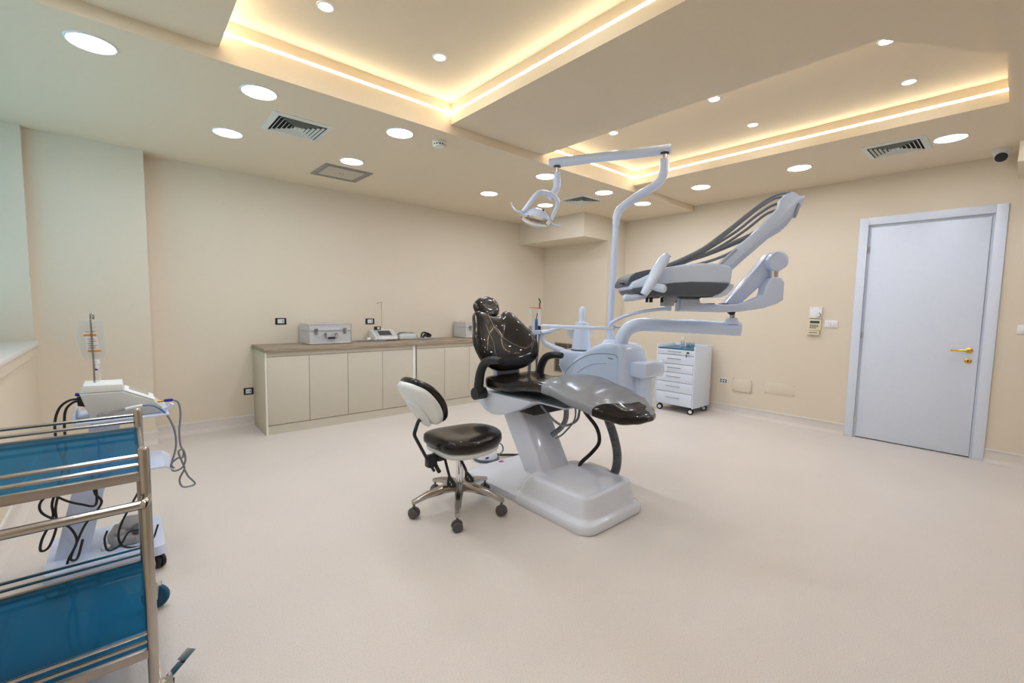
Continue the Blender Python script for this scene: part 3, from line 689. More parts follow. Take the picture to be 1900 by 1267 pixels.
# headrest
hc = Vector((CX+.0, 2.715, 1.228)); hn = Vector((.10, -.80, .52)).normalized(); hu = Vector((-.30, .45, .80)); hu = (hu-hn*hu.dot(hn)).normalized(); hr = hu.cross(hn)
def HM(a, s, tt): return hc+hr*a+hu*s+hn*tt
ho_ = [(.0, -.092), (.075, -.075), (.128, -.01), (.118, .055), (.06, .090), (0, .096), (-.06, .090), (-.118, .055), (-.128, -.01), (-.075, -.075)]
MB().pillow(ho_, HM, .045, .03, .65, 8, 5, hollow=.01).build('headrest', LEATH, ch, smooth=70)
MB().pillow([(a*.8, s*.8) for a, s in ho_], lambda a, s, t_: HM(a, s, t_-.03), .01, .018, .6, 5, 4).build('headrest_shell', HOUS, ch, smooth=60)
MB().tube([HM(0, -.02, -.04), (CX, 2.71, 1.16), (CX, 2.66, 1.10), (CX, 2.60, 1.03)], .022, 10, 4, flat=.4).build('headrest_stem', CHROMD, ch)
# armrests
def arm(sx):
    X = CX+sx*.292
    a = MB(); a.tube([(X, 2.425, .655), (X, 2.418, .72), (X, 2.40, .80), (X, 2.355, .865), (X, 2.285, .892), (X, 2.20, .896)], [.034, .033, .031, .030, .027, .024], 12, 6, flat=1.0)
    a.lathe([(0, -.0), (.020, .004), (.024, .014)], 12, lambda p: Vector((X+p.x, 2.185+p.z, .896+p.y)))
    ao = a.build('armrest', DRUB, ch, smooth=50)
    MB().cyl((X+sx*.034, 2.425, .648), (X-sx*.05, 2.425, .648), .042, 20).build('pivot', DRUB, ao)
arm(-1); arm(1)
# hoses and cables of the chair
MB().tube([(2.00, 1.99, .62), (2.05, 1.92, .53), (2.09, 1.86, .50), (2.16, 1.82, .53), (2.20, 1.83, .60)], .008, 8).build('cable', HOSE, ch)
MB().tube([(2.22, 1.98, .66), (2.24, 1.98, .52), (2.22, 2.0, .44), (2.16, 2.04, .38)], .018, 10).build('cable', HOSE, ch)
MB().tube([(2.28, 1.94, .62), (2.27, 1.93, .50), (2.22, 1.98, .40), (2.18, 2.02, .36)], .006, 8).build('cable', HOSE, ch)
MB().tube([(2.34, 1.95, .60), (2.37, 1.92, .53), (2.42, 1.86, .43), (2.44, 1.85, .33), (2.39, 1.87, .26), (2.32, 1.90, .20), (2.28, 1.89, .17)], .013, 10).build('cable', RUBB, ch)
cp = catmull([(2.46, 1.83, .60), (2.45, 1.80, .52), (2.46, 1.75, .40), (2.455, 1.71, .28), (2.43, 1.70, .18), (2.395, 1.72, .12)], 22)
b = MB(); b.tube(cp, [.031 if i % 2 else .026 for i in range(len(cp))], 14, 0); b.build('corrugated_hose', CORR, ch, smooth=20)

# ================================================================= DENTAL UNIT (side box, lamp, instrument table)
du = thing('dental_unit', 'white dental unit console with lamp pole behind the dental chair', 'dental unit', (2.62, 1.97, .52))
face = [(1.725, .56), (1.715, .62), (1.712, .80), (1.716, .90), (1.735, .965), (1.78, 1.000), (1.86, 1.012), (1.93, 1.000), (2.03, .958), (2.14, .882), (2.22, .795), (2.262, .72), (2.27, .62), (2.26, .56)]
MB().prism(face, 2.49, 2.80, 'x', .045, 5).build('console', UNITW, du, smooth=55)
pn = [(1.757, .70), (1.757, .918), (1.775, .934), (1.82, .938), (1.90, .934), (1.98, .920), (2.07, .884), (2.15, .834), (2.215, .768), (2.225, .72), (2.225, .70)]
dr = MB().prism(pn, 2.4845, 2.4915, 'x', .002).build('door_panel', UNITW, du, smooth=30)
gv = MB(); gv.tube([(2.4845, y, z) for y, z in pn[1:-1]], .0022, 5, 3); gv.build('panel_gap', INK, dr)
MB().tube([(2.4838, 2.099, .777), (2.4838, 2.04, .822), (2.4838, 1.96, .857), (2.4838, 1.848, .874)], .004, 6).build('moulded_rib', UNITW, dr)
for k, (a, wd) in enumerate(((1.826, .010), (1.814, .006), (1.806, .009), (1.794, .008))): MB().box(2.4835, 2.4846, a-wd/2, a+wd/2, .905-k*.0008, .912-k*.0008).build('print', INK, dr, smooth=0)
MB().box(2.40, 2.52, 1.92, 2.06, .525, .63, .02, 3).build('mounting_bracket', HOUS, du)
MB().box(2.565, 2.83, 1.60, 1.73, .785, .892, .025, 4).build('cup_holder', UNITW, du)
MB().lathe([(.060, 0), (.068, .01), (.074, .24)], 22, c=(2.70, 1.69, .545)).build('filter_cup', UNITW, du)
# pole and lamp bar
po_ = MB(); po_.lathe([(.06, 0), (.045, .018), (.032, .03)], 24, c=(2.638, 1.938, .995)); po_.build('pole_collar', UNITW, du)
MB().tube([(2.638, 1.938, 1.0), (2.645, 1.940, 1.3), (2.684, 1.952, 1.855)], .0225, 14, 0).build('lamp_pole', UNITS, du)
MB().tube([(2.684, 1.952, 1.845), (2.690, 1.952, 1.900), (2.704, 1.934, 1.955), (2.772, 1.854, 2.035), (2.834, 1.766, 2.098), (2.866, 1.727, 2.143), (2.882, 1.711, 2.200), (2.888, 1.711, 2.290)], [.026, .027, .028, .029, .030, .032, .032, .031], 14, 6).build('lamp_pole_bend', UNITS, du)
MB().cyl((2.888, 1.711, 2.285), (2.890, 1.711, 2.345), .015, 12).build('chrome_pivot', CHROME, du)
MB().tube([(2.925, 1.687, 2.362), (2.912, 1.708, 2.361), (2.542, 2.408, 2.348), (2.514, 2.460, 2.347)], .0345, 18, 0).build('lamp_bar', UNITS, du)
for (x, y, z) in ((2.889, 1.712, 2.328), (2.541, 2.407, 2.314)):
    MB().lathe([(.030, 0), (.030, .006)], 16, c=(x, y, z)).build('pivot_plate', BLACK, du)
# operating lamp
ol = thing('operating_lamp', 'white dental operating lamp with clear cover hanging from the lamp bar', 'lamp', (2.415, 2.477, 1.85))
MB().cyl((2.541, 2.407, 2.262), (2.541, 2.407, 2.325), .011, 12).build('chrome_pivot', CHROME, ol)
MB().lathe([(.018, .078), (.022, .07), (.030, .012), (.030, 0)], 18, c=(2.540, 2.405, 2.197)).build('socket', UNITS, ol)
MB().tube([(2.540, 2.405, 2.205), (2.540, 2.404, 2.175), (2.528, 2.408, 2.135), (2.498, 2.424, 2.095), (2.485, 2.430, 2.082)], .0285, 14, 5).build('elbow', UNITS, ol)
U = Vector((.7513, -.6600, 0)); V = Vector((.66, .7513, 0)); Zv = Vector((0, 0, 1))
LC = Vector((2.40, 2.482, 1.905)); k_ = .000325
def LPt(a, b_, v=0): # local lamp coordinates: right, up, depth (in metres from the reference view's scale)
    return LC+U*((a-740)*k_)+Zv*(-(b_-880)*k_)+V*v
yk = MB(); yk.tube([LPt(430, 720, -.05), LPt(560, 540, -.05), LPt(700, 360, -.045), LPt(800, 270, -.03), LPt(950, 260, -.01), LPt(1100, 290, .0), LPt(1220, 370, .02), LPt(1250, 480, .04), LPt(1190, 640, .05), LPt(1110, 830, .05)], [.016, .017, .019, .020, .020, .019, .018, .016, .015, .014], 12, 5)
yk.build('yoke', UNITS, ol, smooth=60)
ax = (U*math.cos(math.radians(13))-Zv*math.sin(math.radians(13))).normalized(); nrm = (Zv*-.95-U*.22-V*.12); nrm = (nrm-ax*nrm.dot(ax)).normalized(); by = nrm.cross(ax)
def LM(sx=1.0, sy=1.0, d=0.0): return lambda p: LC+ax*(p.x*sx)+by*(p.y*sy)+nrm*(p.z+d)
MB().lathe([(0, -.090), (.035, -.086), (.068, -.070), (.092, -.045), (.104, -.020), (.106, -.012), (.098, -.010), (.085, -.035), (.060, -.058), (.03, -.068), (0, -.070)], 30, LM(1.0, .85)).build('reflector_housing', UNITS, ol, smooth=60)
MB().lathe([(.085, -.030), (.060, -.053), (.03, -.063), (0, -.066)], 30, LM(1.0, .85)).build('reflector', CHROME, ol, smooth=60)
MB().lathe([(.108, -.012), (.114, .0), (.108, .014), (.085, .030), (.05, .040), (0, .044)], 30, LM(1.06, .9)).build('clear_cover', GLASS, ol, smooth=60)
MB().lathe([(.104, -.013), (.120, -.006), (.120, .002), (.104, -.002), (.104, -.013)], 30, LM(1.03, .88)).build('rim', UNITW, ol, smooth=60)
MB().cyl(LC+nrm*-.01-ax*.06, LC+nrm*-.008+ax*.07, .008, 10).build('bulb_shield', CHROMD, ol)
hn1 = MB(); hn1.tube([LPt(470, 740, -.03), LPt(360, 735, -.06), LPt(250, 700, -.075), LPt(185, 620, -.08), LPt(160, 530, -.08)], [.016, .013, .010, .007, .006], 10, 5, flat=.7); hn1.build('handle', UNITW, ol, smooth=60)
hn1 = MB(); hn1.tube([LPt(1070, 920, .02), LPt(1150, 950, .04), LPt(1250, 955, .06), LPt(1350, 945, .075)], [.018, .014, .010, .006], 10, 5, flat=.7); hn1.build('handle', UNITW, ol, smooth=60)
MB().lathe([(.007, 0), (.007, .003), (0, .003)], 10, lambda p: LPt(890, 700, -.088)+U*p.x+Zv*p.y-V*p.z).build('knob', BLACK, ol)

# instrument table arm and table
MB().tube([(2.634, 1.838, .985), (2.638, 1.830, 1.050), (2.655, 1.800, 1.105), (2.685, 1.750, 1.134), (2.725, 1.690, 1.140), (2.888, 1.430, 1.134), (3.030, 1.195, 1.126)], .047, 20, 6).build('table_arm', UNITW, du, smooth=50)
MB().lathe([(.056, 0), (.054, .012), (.050, .022)], 24, c=(2.634, 1.838, .985)).build('arm_collar', UNITW, du)
it = thing('instrument_table', 'white and dark grey dental instrument table with raised hose arms', 'instrument table', (2.61, 1.465, 1.05))
PV = Vector((2.991, 1.236, 1.16))
MB().lathe([(.042, 0), (.040, .018), (.030, .040)], 20, c=tuple(PV)).build('pivot_socket', UNITW, it)
MB().lathe([(.016, .036), (.016, .075)], 14, c=tuple(PV)).build('pivot_pin', CHROMD, it)
TC = Vector((2.610, 1.465, 1.430)); q_ = .00075
def TP(a, b_, v=0): return TC+U*((a-565.6)*q_)+Zv*(-(b_-814.5)*q_)+V*v     # zoomed drawing units -> metres in the table's own frame
def TM(v0): return lambda co: TP(co.x, co.z, co.y)
def tprism(pts, v0, v1, bev, seg=3): # pts in drawing units, sweep along depth, bevel in metres/q_
    m_ = MB(); lo = [TP(a, b_, v0) for a, b_ in pts]
    bmx = bmesh.new(); A = [bmx.verts.new(TP(a, b_, v0)) for a, b_ in pts]; B = [bmx.verts.new(TP(a, b_, v1)) for a, b_ in pts]; n = len(pts)
    bmx.faces.new(A[::-1]); bmx.faces.new(B)
    for i in range(n): bmx.faces.new((A[i], A[(i+1) % n], B[(i+1) % n], B[i]))
    bmesh.ops.recalc_face_normals(bmx, faces=list(bmx.faces))
    if bev:
        SA, SB = set(A), set(B); cap = [e for e in bmx.edges if (e.verts[0] in SA and e.verts[1] in SA) or (e.verts[0] in SB and e.verts[1] in SB)]
        bmesh.ops.bevel(bmx, geom=cap, offset=bev, segments=seg, profile=.5, affect='EDGES', clamp_overlap=True)
    return m_.bm(bmx)
V0, V1 = -.17, .17
upper = [(165, 880), (185, 845), (240, 820), (320, 780), (400, 745), (470, 722), (600, 697), (720, 688), (840, 690), (930, 700), (962, 712), (970, 740), (968, 800), (960, 845), (800, 850), (600, 852), (420, 868), (280, 892), (180, 905)]
tprism(upper, V0, V1, .018).build('upper_shell', UNITW, it, smooth=40)
lower = [(178, 903), (280, 890), (420, 866), (520, 846), (640, 836), (800, 836), (930, 846), (952, 852), (925, 885), (885, 920), (835, 942), (780, 950), (240, 950), (200, 935)]
tprism(lower, V0-.004, V1+.004, .016).build('lower_shell', DGREY, it, smooth=40)
endc = [(950, 850), (975, 842), (992, 858), (985, 890), (945, 935), (895, 957), (820, 955), (835, 942), (885, 920), (925, 885)]
tprism(endc, V0+.01, V1-.01, .006).build('end_cap', UNITW, it, smooth=40)
tprism([(150, 870), (152, 845), (178, 795), (215, 770), (300, 748), (380, 735), (380, 752), (320, 778), (240, 818), (185, 843), (163, 880)], V0+.03, V1+.02, .010).build('control_panel', DGREY, it, smooth=40)
hd = MB(); hd.tube([TP(425, 640, V0-.035), TP(400, 680, V0-.04), TP(350, 770, V0-.045), TP(300, 870, V0-.045), TP(258, 945, V0-.04)], [.026, .040, .044, .040, .028], 16, 6, flat=.72)
hd.lathe([(0, 0), (.014, .006), (.021, .016)], 14, lambda p: TP(425, 640, V0-.035)+Zv*(.016-p.z)+U*p.x+V*p.y)
hdo = hd.build('side_handle', UNITW, it, smooth=60)
for a, b_ in ((437, 655), (298, 908)): MB().lathe([(.004, 0), (.004, .002), (0, .002)], 8, lambda p: TP(a, b_, V0-.076)+U*p.x+Zv*p.y-V*p.z).build('screw', INK, hdo)
k1 = MB(); k1.tube([TP(310, 880, V0-.05), TP(350, 888, V0-.06), TP(395, 900, V0-.075)], [.018, .024, .024], 14, 4); k1.tube([TP(392, 900, V0-.075), TP(405, 902, V0-.08), TP(412, 903, V0-.084)], [.024, .022, .014], 14, 3); k1.build('handle_knob', UNITW, hdo, smooth=60)
k1 = MB(); k1.tube([TP(300, 950, V0+.05), TP(250, 962, V0+.02), TP(180, 972, V0), TP(130, 972, V0), TP(112, 971, V0)], [.018, .020, .020, .022, .014], 14, 4); k1.build('front_handle', UNITW, it, smooth=60)
for k, (a, v) in enumerate(((330, -.10), (345, -.06), (365, -.10), (380, -.05), (442, -.12))):
    cn = MB(); cn.cyl(TP(a, 948, v), TP(a, 962, v), .006, 8); cn.build('hose_connector', CHROMD, it)
    MB().cyl(TP(a, 962, v), TP(a, 1003, v), .0085, 10).build('connector_knob', BLACK, it)
tprism([(290, 948), (470, 948), (470, 966), (300, 975)], -.02, .06, .003).build('under_tray', UNITG, it)
tprism([(482, 948), (575, 948), (575, 975), (560, 1000), (550, 1030), (482, 1030)], -.10, .0, .004).build('tray_bracket', UNITG, it)
tprism([(575, 955), (590, 955), (590, 998), (560, 1005), (560, 985)], -.07, -.02, .003).build('bracket_clip', DGREY, it)
MB().cyl(TP(528, 1025, -.05), TP(528, 1070, -.05), .020, 16).build('tray_arm_post', UNITS, it)
MB().tube([TP(535, 1055, -.05), TP(480, 1057, -.045), TP(330, 1080, -.01), TP(200, 1120, .03), TP(110, 1172, .06), TP(90, 1212, .09)], [.010, .010, .0105, .011, .011, .011], 10, 5).build('tray_arm', UNITS, it, smooth=60)
# supporting arm under the table: block, curved arm, post, spring arm
tprism([(625, 962), (790, 962), (800, 1000), (960, 1010), (1100, 1005), (1220, 975), (1310, 935), (1320, 915), (1330, 860), (1345, 830), (1375, 785), (1400, 776), (1460, 776), (1488, 820), (1486, 965), (1440, 995), (1330, 1035), (1150, 1065), (960, 1076), (625, 1073)], -.045, .045, .014, 4).build('carrier_arm', UNITS, it, smooth=45)
tprism([(640, 950), (790, 950), (790, 964), (640, 964)], -.05, .05, 0).build('bearing_plate', DGREY, it, smooth=0)
MB().cyl(TP(1425, 778, .0), TP(1425, 690, .0), .026, 18).build('chrome_post', CHROME, it)
sp = MB()
def band(c0, c1, r0, r1, n=12):
    (x0_, y0_), (x1_, y1_) = c0, c1; an = math.atan2(y1_-y0_, x1_-x0_); P = []
    for k in range(n+1): a = an+PI/2+PI*k/n; P.append((x0_+r0*math.cos(a), y0_+r0*math.sin(a)))
    for k in range(n+1): a = an-PI/2+PI*k/n; P.append((x1_+r1*math.cos(a), y1_+r1*math.sin(a)))
    return P
tprism(band((1440, 640), (1085, 1030), 78, 42), .02, .10, .012, 3).build('spring_arm', UNITS, it, smooth=45)
tprism(band((1440, 640), (1425, 655), 76, 72), -.04, .03, .012, 3).build('arm_cap', UNITS, it, smooth=45)
MB().cyl(TP(1085, 1030, .06)-Zv*.0, Vector((2.991, 1.236, 1.233)), .022, 12).build('arm_knuckle', BLACK, it)
for a in (870, 985): tprism([(a, 1000), (a+62, 1000), (a+62, 1006), (a, 1006)], -.02, .02, 0).build('stop_pad', BLACK, it, smooth=0)
# five whip arms with a hose each
blade = [(885, 690), (930, 645), (1020, 560), (1100, 490), (1190, 405), (1280, 305), (1335, 245), (1348, 205), (1350, 180), (1375, 150), (1400, 125), (1440, 110), (1470, 118), (1505, 142), (1548, 138), (1540, 165), (1500, 180), (1485, 210), (1470, 255), (1430, 315), (1370, 375), (1270, 435), (1180, 520), (1080, 610), (975, 713)]
for k in range(5):
    v = -.10+k*.042; du_, dv_ = k*31, k*3
    wa = tprism([(a+du_, b_+dv_) for a, b_ in blade], v-.017, v+.017, .005, 2).build('whip_arm', UNITS, it, smooth=40)
    tprism([(893+du_, 684+dv_), (1020+du_, 562+dv_), (1036+du_, 575+dv_), (905+du_, 700+dv_)], v-.019, v+.019, .002, 1).build('pad', UNITG, wa, smooth=0)
    tprism([(1500+du_, 190+dv_), (1522+du_, 205+dv_), (1505+du_, 250+dv_), (1480+du_, 255+dv_)], v-.010, v+.010, .003, 1).build('roller', UNITG, wa)
hz = [[(1430, 115), (1350, 125), (1250, 172), (1120, 275), (960, 410), (760, 565), (560, 668), (430, 720)],
      [(1410, 125), (1320, 145), (1220, 208), (1100, 308), (940, 448), (760, 582), (560, 680), (420, 730)],
      [(1370, 165), (1290, 200), (1170, 290), (1050, 395), (900, 500), (740, 605), (560, 690), (410, 735)],
      [(1350, 210), (1260, 255), (1130, 370), (1000, 470), (860, 560), (700, 640), (540, 705), (400, 740)],
      [(1195, 405), (1120, 445), (980, 515), (840, 580), (700, 640), (560, 695), (440, 735)],
      [(1150, 450), (1060, 490), (930, 550), (800, 605), (660, 655), (540, 705), (440, 740)],
      [(1030, 565), (960, 605), (880, 640), (800, 668), (720, 690), (660, 705)]]
for k, h in enumerate(hz):
    v0_ = (-.10, -.07, -.045, -.02, -.06, -.03, -.08)[k]; o_ = (v0_+.10)/.042*26
    MB().tube([TP(a+o_*(a-300)/1100, b_+8*(v0_+.10)/.042*(a-300)/1100, v0_) for a, b_ in h], .0085, 10, 5).build('instrument_hose', HOSE, it, smooth=60)
for dx, dz in ((-.01, 0), (.0, -.006)):
    MB().tube([TP(150, 860, -.05+dx*3), TP(135, 852, -.05+dx*4), TP(118, 855, -.05+dx*5)], .004, 6).build('control_lever', BLACK, it)
# small auxiliary tray
at_ = thing('auxiliary_tray', 'thin pale instrument tray on a swivel arm above the chair seat', 'tray', (2.30, 1.95, 1.12))
Aa, Ab = Vector((2.136, 2.116, 1.127)), Vector((2.447, 1.776, 1.120)); dA = (Ab-Aa).normalized(); dN = Vector((-dA.y, dA.x, 0)); L_ = (Ab-Aa).length
def AP(p): return Aa+dA*p.x+dN*(-p.y)+Zv*p.z
MB().box(-.005, L_-.02, -.02, .20, -.006, .0, .003, M=AP).build('plate', UNITS, at_)
MB().box(-.008, L_-.12, -.023, -.014, -.008, .006, .003, M=AP).build('front_rail', UNITW, at_)
MB().box(-.008, L_-.02, .195, .203, -.008, .010, .003, M=AP).build('back_rail', UNITW, at_)
MB().box(L_-.12, L_-.005, -.024, -.014, -.008, .006, .003, M=AP).build('chrome_rail', ALU, at_)
MB().cyl(tuple(Ab+Zv*-.012+dN*.0), tuple(Ab+Zv*.02), .016, 14).build('swivel_hub', UNITS, at_)
MB().cyl(tuple(Ab+dA*.016+Zv*.004), tuple(Ab+dA*.045+Zv*.004), .006, 8).build('clamp_screw', CHROME, at_)

# cuspidor and assistant holder
cu = thing('cuspidor', 'white spittoon bowl and tapered filler column on the dental unit', 'spittoon', (2.62, 2.20, .92))
cq = Vector((2.62, 2.185, 0))
MB().prism([(2.09, .77), (2.09, .925), (2.33, .925), (2.345, .80), (2.30, .74)], 2.53, 2.74, 'x', .03, 4).build('base_block', UNITW, cu, smooth=50)
MB().lathe([(.066, .905), (.074, .928), (.072, .940), (.064, 1.02), (.055, 1.12), (.050, 1.137), (.028, 1.142), (.024, 1.150), (.0225, 1.24), (.016, 1.256), (0, 1.262)], 26, c=tuple(cq)).build('filler_column', UNITW, cu, smooth=50)
MB().lathe([(.070, .926), (.0775, .927), (.0775, .933), (.070, .934)], 26, c=tuple(cq)).build('seal_ring', BLACK, cu)
bq = Vector((2.69, 2.265, 0))
MB().lathe([(.03, 1.0), (.06, 1.003), (.095, 1.03), (.105, 1.07), (.124, 1.083), (.122, 1.087), (.100, 1.077), (.085, 1.04), (.05, 1.012), (0, 1.010)], 30, c=tuple(bq)).build('bowl', WHITE, cu, smooth=50)
MB().lathe([(.02, .93), (.03, 1.0)], 14, c=tuple(bq)).build('bowl_stem', UNITW, cu)
ah = thing('assistant_holder', 'white assistant instrument arm with suction handpieces behind chair back', 'instrument holder', (2.50, 2.50, .95))
MB().tube([(2.585, 2.29, .895), (2.555, 2.335, .917), (2.515, 2.43, .950), (2.495, 2.470, .985), (2.490, 2.478, 1.028), (2.489, 2.479, 1.075)], [.026, .024, .020, .018, .018, .018], 12, 5).build('arm', UNITW, ah, smooth=60)
Hx = Vector((2.585, 2.372, 1.083)); Hy = Vector((2.402, 2.535, 1.062)); dH = (Hy-Hx).normalized(); LH = (Hy-Hx).length; nH = Vector((dH.y, -dH.x, 0))
MB().tube([Hx, Hx+dH*.05-Zv*.004, Hx+dH*.10-Zv*.020, Hx+dH*.15-Zv*.022], [.010, .014, .022, .022], 12, 5, flat=.9).build('holder_bar', UNITW, ah, smooth=60)
for k, (s_, ) in enumerate(((.165,), (.19,), (.215,), (.24,))):
    p = Hx+dH*s_-Zv*.018
    MB().lathe([(.013, -.016), (.016, -.012), (.016, .014), (.011, .018), (.009, .018), (.009, -.016)], 14, c=tuple(p)).build('holder_ring', UNITW, ah)
ins = [(.165, 1.0, 'curing_light'), (.19, 1.0, 'tip'), (.215, 1.0, 'saliva'), (.24, 1.0, 'suction')]
p = Hx+dH*.165-Zv*.018
hp_ = MB(); hp_.lathe([(.010, -.02), (.012, .0), (.012, .05)], 12, c=tuple(p)); hpo = hp_.build('suction_handle', BLACK, ah)
MB().lathe([(.012, .05), (.011, .10), (.008, .16), (.006, .185)], 12, c=tuple(p)).build('curing_light_body', WHITE, ah)
MB().tube([p+Zv*.18, p+Zv*.215+dH*.002, p+Zv*.24-dH*.002, p+Zv*.265+dH*.010], .0045, 8).build('light_guide', BLACK, ah)
MB().lathe([(.006, 0), (.018, .003), (.018, .006), (.006, .009)], 12, c=tuple(p+Zv*.185)).build('eye_shield', RED, ah)
p = Hx+dH*.19-Zv*.018
MB().lathe([(.008, -.06), (.009, .0), (.011, .02), (.012, .07), (.010, .10), (.006, .108), (0, .108)], 12, c=tuple(p)).build('syringe', BLUEP, ah)
MB().cyl(tuple(p+Zv*.11), tuple(p+Zv*.15+dH*-.006), .003, 6).build('syringe_tip', BLACK, ah)
p = Hx+dH*.235-Zv*.018
MB().lathe([(.011, -.02), (.013, .0), (.014, .045), (.012, .055)], 12, c=tuple(p)).build('suction_handle', UNITG, ah)
MB().lathe([(.010, .05), (.007, .12), (.005, .19), (.0045, .195)], 12, c=tuple(p)).build('suction_tube', WHITE, ah)
MB().tube([p+Zv*.195+dH*.012, p+Zv*.196-dH*.01, p+Zv*.190-dH*.05, p+Zv*.186-dH*.068], .0028, 6).build('red_tube', RED, ah)
MB().tube([Hx+dH*.165-Zv*.03, Hx+dH*.172-Zv*.2, Hx+dH*.19-Zv*.36, Hx+dH*.20-Zv*.47], .005, 8).build('hose', HOSE, ah)
MB().tube([Hx+dH*.19-Zv*.06, Hx+dH*.188-Zv*.2, Hx+dH*.175-Zv*.38, Hx+dH*.17-Zv*.47], .005, 8).build('hose', HOSE, ah)
MB().tube([Hx+dH*.237-Zv*.03, Hx+dH*.237-Zv*.2, Hx+dH*.24-Zv*.36, Hx+dH*.245-Zv*.47], .013, 10).build('hose', HOSE, ah)
MB().tube([(2.47, 2.53, .60), (2.44, 2.45, .58), (2.44, 2.30, .60), (2.50, 2.22, .64)], .018, 10).build('hose_bundle', HOSE, ah)

# foot control behind the stool
fc = thing('foot_control', 'grey wheeled foot control with handle loop on the floor behind the stool', 'foot pedal', (2.20, 2.80, 0))
MB().lathe([(.098, .0), (.106, .004), (.106, .014), (.095, .020)], 30, c=(2.20, 2.80, 0)).build('sole', DGREY, fc)
MB().lathe([(.094, .020), (.088, .050), (.065, .078), (.02, .088), (0, .088)], 30, c=(2.20, 2.80, 0)).build('cover', DEVL, fc, smooth=50)
MB().tube([(2.28, 2.74, .03), (2.31, 2.72, .07), (2.30, 2.73, .12), (2.25, 2.77, .135), (2.21, 2.80, .09)], .006, 8).build('handle_loop', HOSE, fc)
MB().tube([(2.27, 2.78, .03), (2.32, 2.76, .02), (2.40, 2.72, .014), (2.46, 2.66, .014), (2.48, 2.60, .014), (2.45, 2.55, .014)], .010, 8).build('cable', RUBB, fc)
MB().box(2.13, 2.16, 2.715, 2.722, .035, .048, .002).build('badge', NAVY, fc)

# ================================================================= STOOL
SX, SY = 1.517, 2.19
st = thing('operator_stool', 'black leather swivel stool with white shells and chrome star base', 'stool', (SX, SY, 0))
legs = [(1.247, 2.266), (1.354, 1.975), (1.665, 1.965), (1.518, 2.475), (1.790, 2.290)]
for k, (x, y) in enumerate(legs):
    d_ = Vector((x-SX, y-SY, 0)); L = d_.length; d_.normalize(); nn = Vector((-d_.y, d_.x, 0))
    m_ = MB(); rings = []
    for (s_, z, wd, h) in ((.02, .148, .026, .028), (.10, .146, .023, .024), (.20, .126, .019, .018), (L-.005, .098, .015, .014), (L+.012, .094, .013, .012)):
        c_ = Vector((SX, SY, z))+d_*s_
        rings.append([c_+nn*a*wd+Zv*b_*h for a, b_ in ((-1, -.8), (-.55, -1), (.55, -1), (1, -.8), (1, .5), (.6, 1), (-.6, 1), (-1, .5))])
    m_.loft(rings); lg = m_.build('leg', CHROMD, st, smooth=40)
    cx, cy = x, y; an = (0.5, 1.1, .2, 2.0, 1.4)[k]; ca, sa = math.cos(an), math.sin(an)
    ck = MB().cyl((cx, cy, .045), (cx, cy, .095), .007, 8).build('castor', CASTG, st)
    for o_ in (-.014, .014):
        M_ = lambda p, o_=o_: Vector((cx+(p.z+o_)*ca-p.x*sa, cy+(p.z+o_)*sa+p.x*ca, .030+p.y))
        MB().lathe([(0, -.011), (.024, -.011), (.030, -.006), (.030, .006), (.024, .011), (0, .011)], 18, M_).build('wheel', CASTG, ck)
    M_ = lambda p: Vector((cx+p.z*ca-p.x*sa, cy+p.z*sa+p.x*ca, .030+p.y))
    hd = MB(); prof = []
    for q in range(9):
        a = math.radians(0+180*q/8); prof.append((.034*math.cos(a), .034*math.sin(a)))
    hd.add([M_(Vector((px_, py_, zz_))) for zz_ in (-.012, .012) for px_, py_ in prof], [(i, i+1, i+10, i+9) for i in range(8)]); hd.build('hood', CASTG, ck)
MB().lathe([(.030, .112), (.036, .12), (.036, .165), (.028, .175)], 22, c=(SX, SY, 0)).build('hub', CHROMD, st)
MB().lathe([(.024, .10), (.024, .36)], 20, c=(SX, SY, 0)).build('gas_column', CHROME, st)
sc_ = Vector((1.530, 2.165, 0))
so_ = [(-.215, -.05), (-.20, -.14), (-.10, -.205), (.04, -.205), (.16, -.16), (.222, -.06), (.222, .06), (.16, .16), (.04, .205), (-.10, .205), (-.20, .14), (-.215, .05)]
MB().pillow(so_, lambda a, b_, t_: Vector((sc_.x+a, sc_.y+b_, .450+t_+.30*a*a*(1 if t_ > 0 else .3))), .046, .040, .60, 8, 5, hollow=.022).build('seat_cushion', LEATH, st, smooth=70)
MB().pillow([(a*.93, b_*.93) for a, b_ in so_], lambda a, b_, t_: Vector((sc_.x+a, sc_.y+b_, .412+t_)), .012, .052, .75, 6, 5).build('seat_shell', SHELL, st, smooth=60)
# backrest
bc = Vector((1.255, 2.19, .712)); bn = Vector((.82, .02, .57)).normalized(); bu = Vector((-.57, 0, .82)); bu = (bu-bn*bu.dot(bn)).normalized(); br = bu.cross(bn)
bo = [(0, -.155), (.10, -.14), (.165, -.06), (.180, .03), (.15, .11), (.07, .15), (0, .158), (-.07, .15), (-.15, .11), (-.180, .03), (-.165, -.06), (-.10, -.14)]
def BK(a, s, t_): return bc+br*a+bu*s+bn*(t_+.8*a*a)
MB().pillow(bo, lambda a, s, t_: BK(a, s, t_+.004), .030, .022, .6, 8, 5).build('back_cushion', LEATH, st, smooth=70)
MB().pillow([(a*.96, s*.96) for a, s in bo], lambda a, s, t_: BK(a, s, t_-.018), .006, .040, .62, 6, 5).build('back_shell', SHELL, st, smooth=60)
MB().pillow([(a*.42, -.045+s*.62) for a, s in bo], lambda a, s, t_: BK(a, s, t_-.058), .004, .016, .6, 5, 4).build('back_cap', SHELL, st, smooth=60)
MB().tube([BK(0, -.09, -.07), (1.235, 2.19, .600), (1.212, 2.19, .545), (1.208, 2.19, .522), (1.222, 2.19, .490), (1.30, 2.19, .345), (1.335, 2.19, .285)], [.010, .011, .012, .012, .012, .011, .010], 10, 4, flat=.8).build('back_bar', BLACK, st)
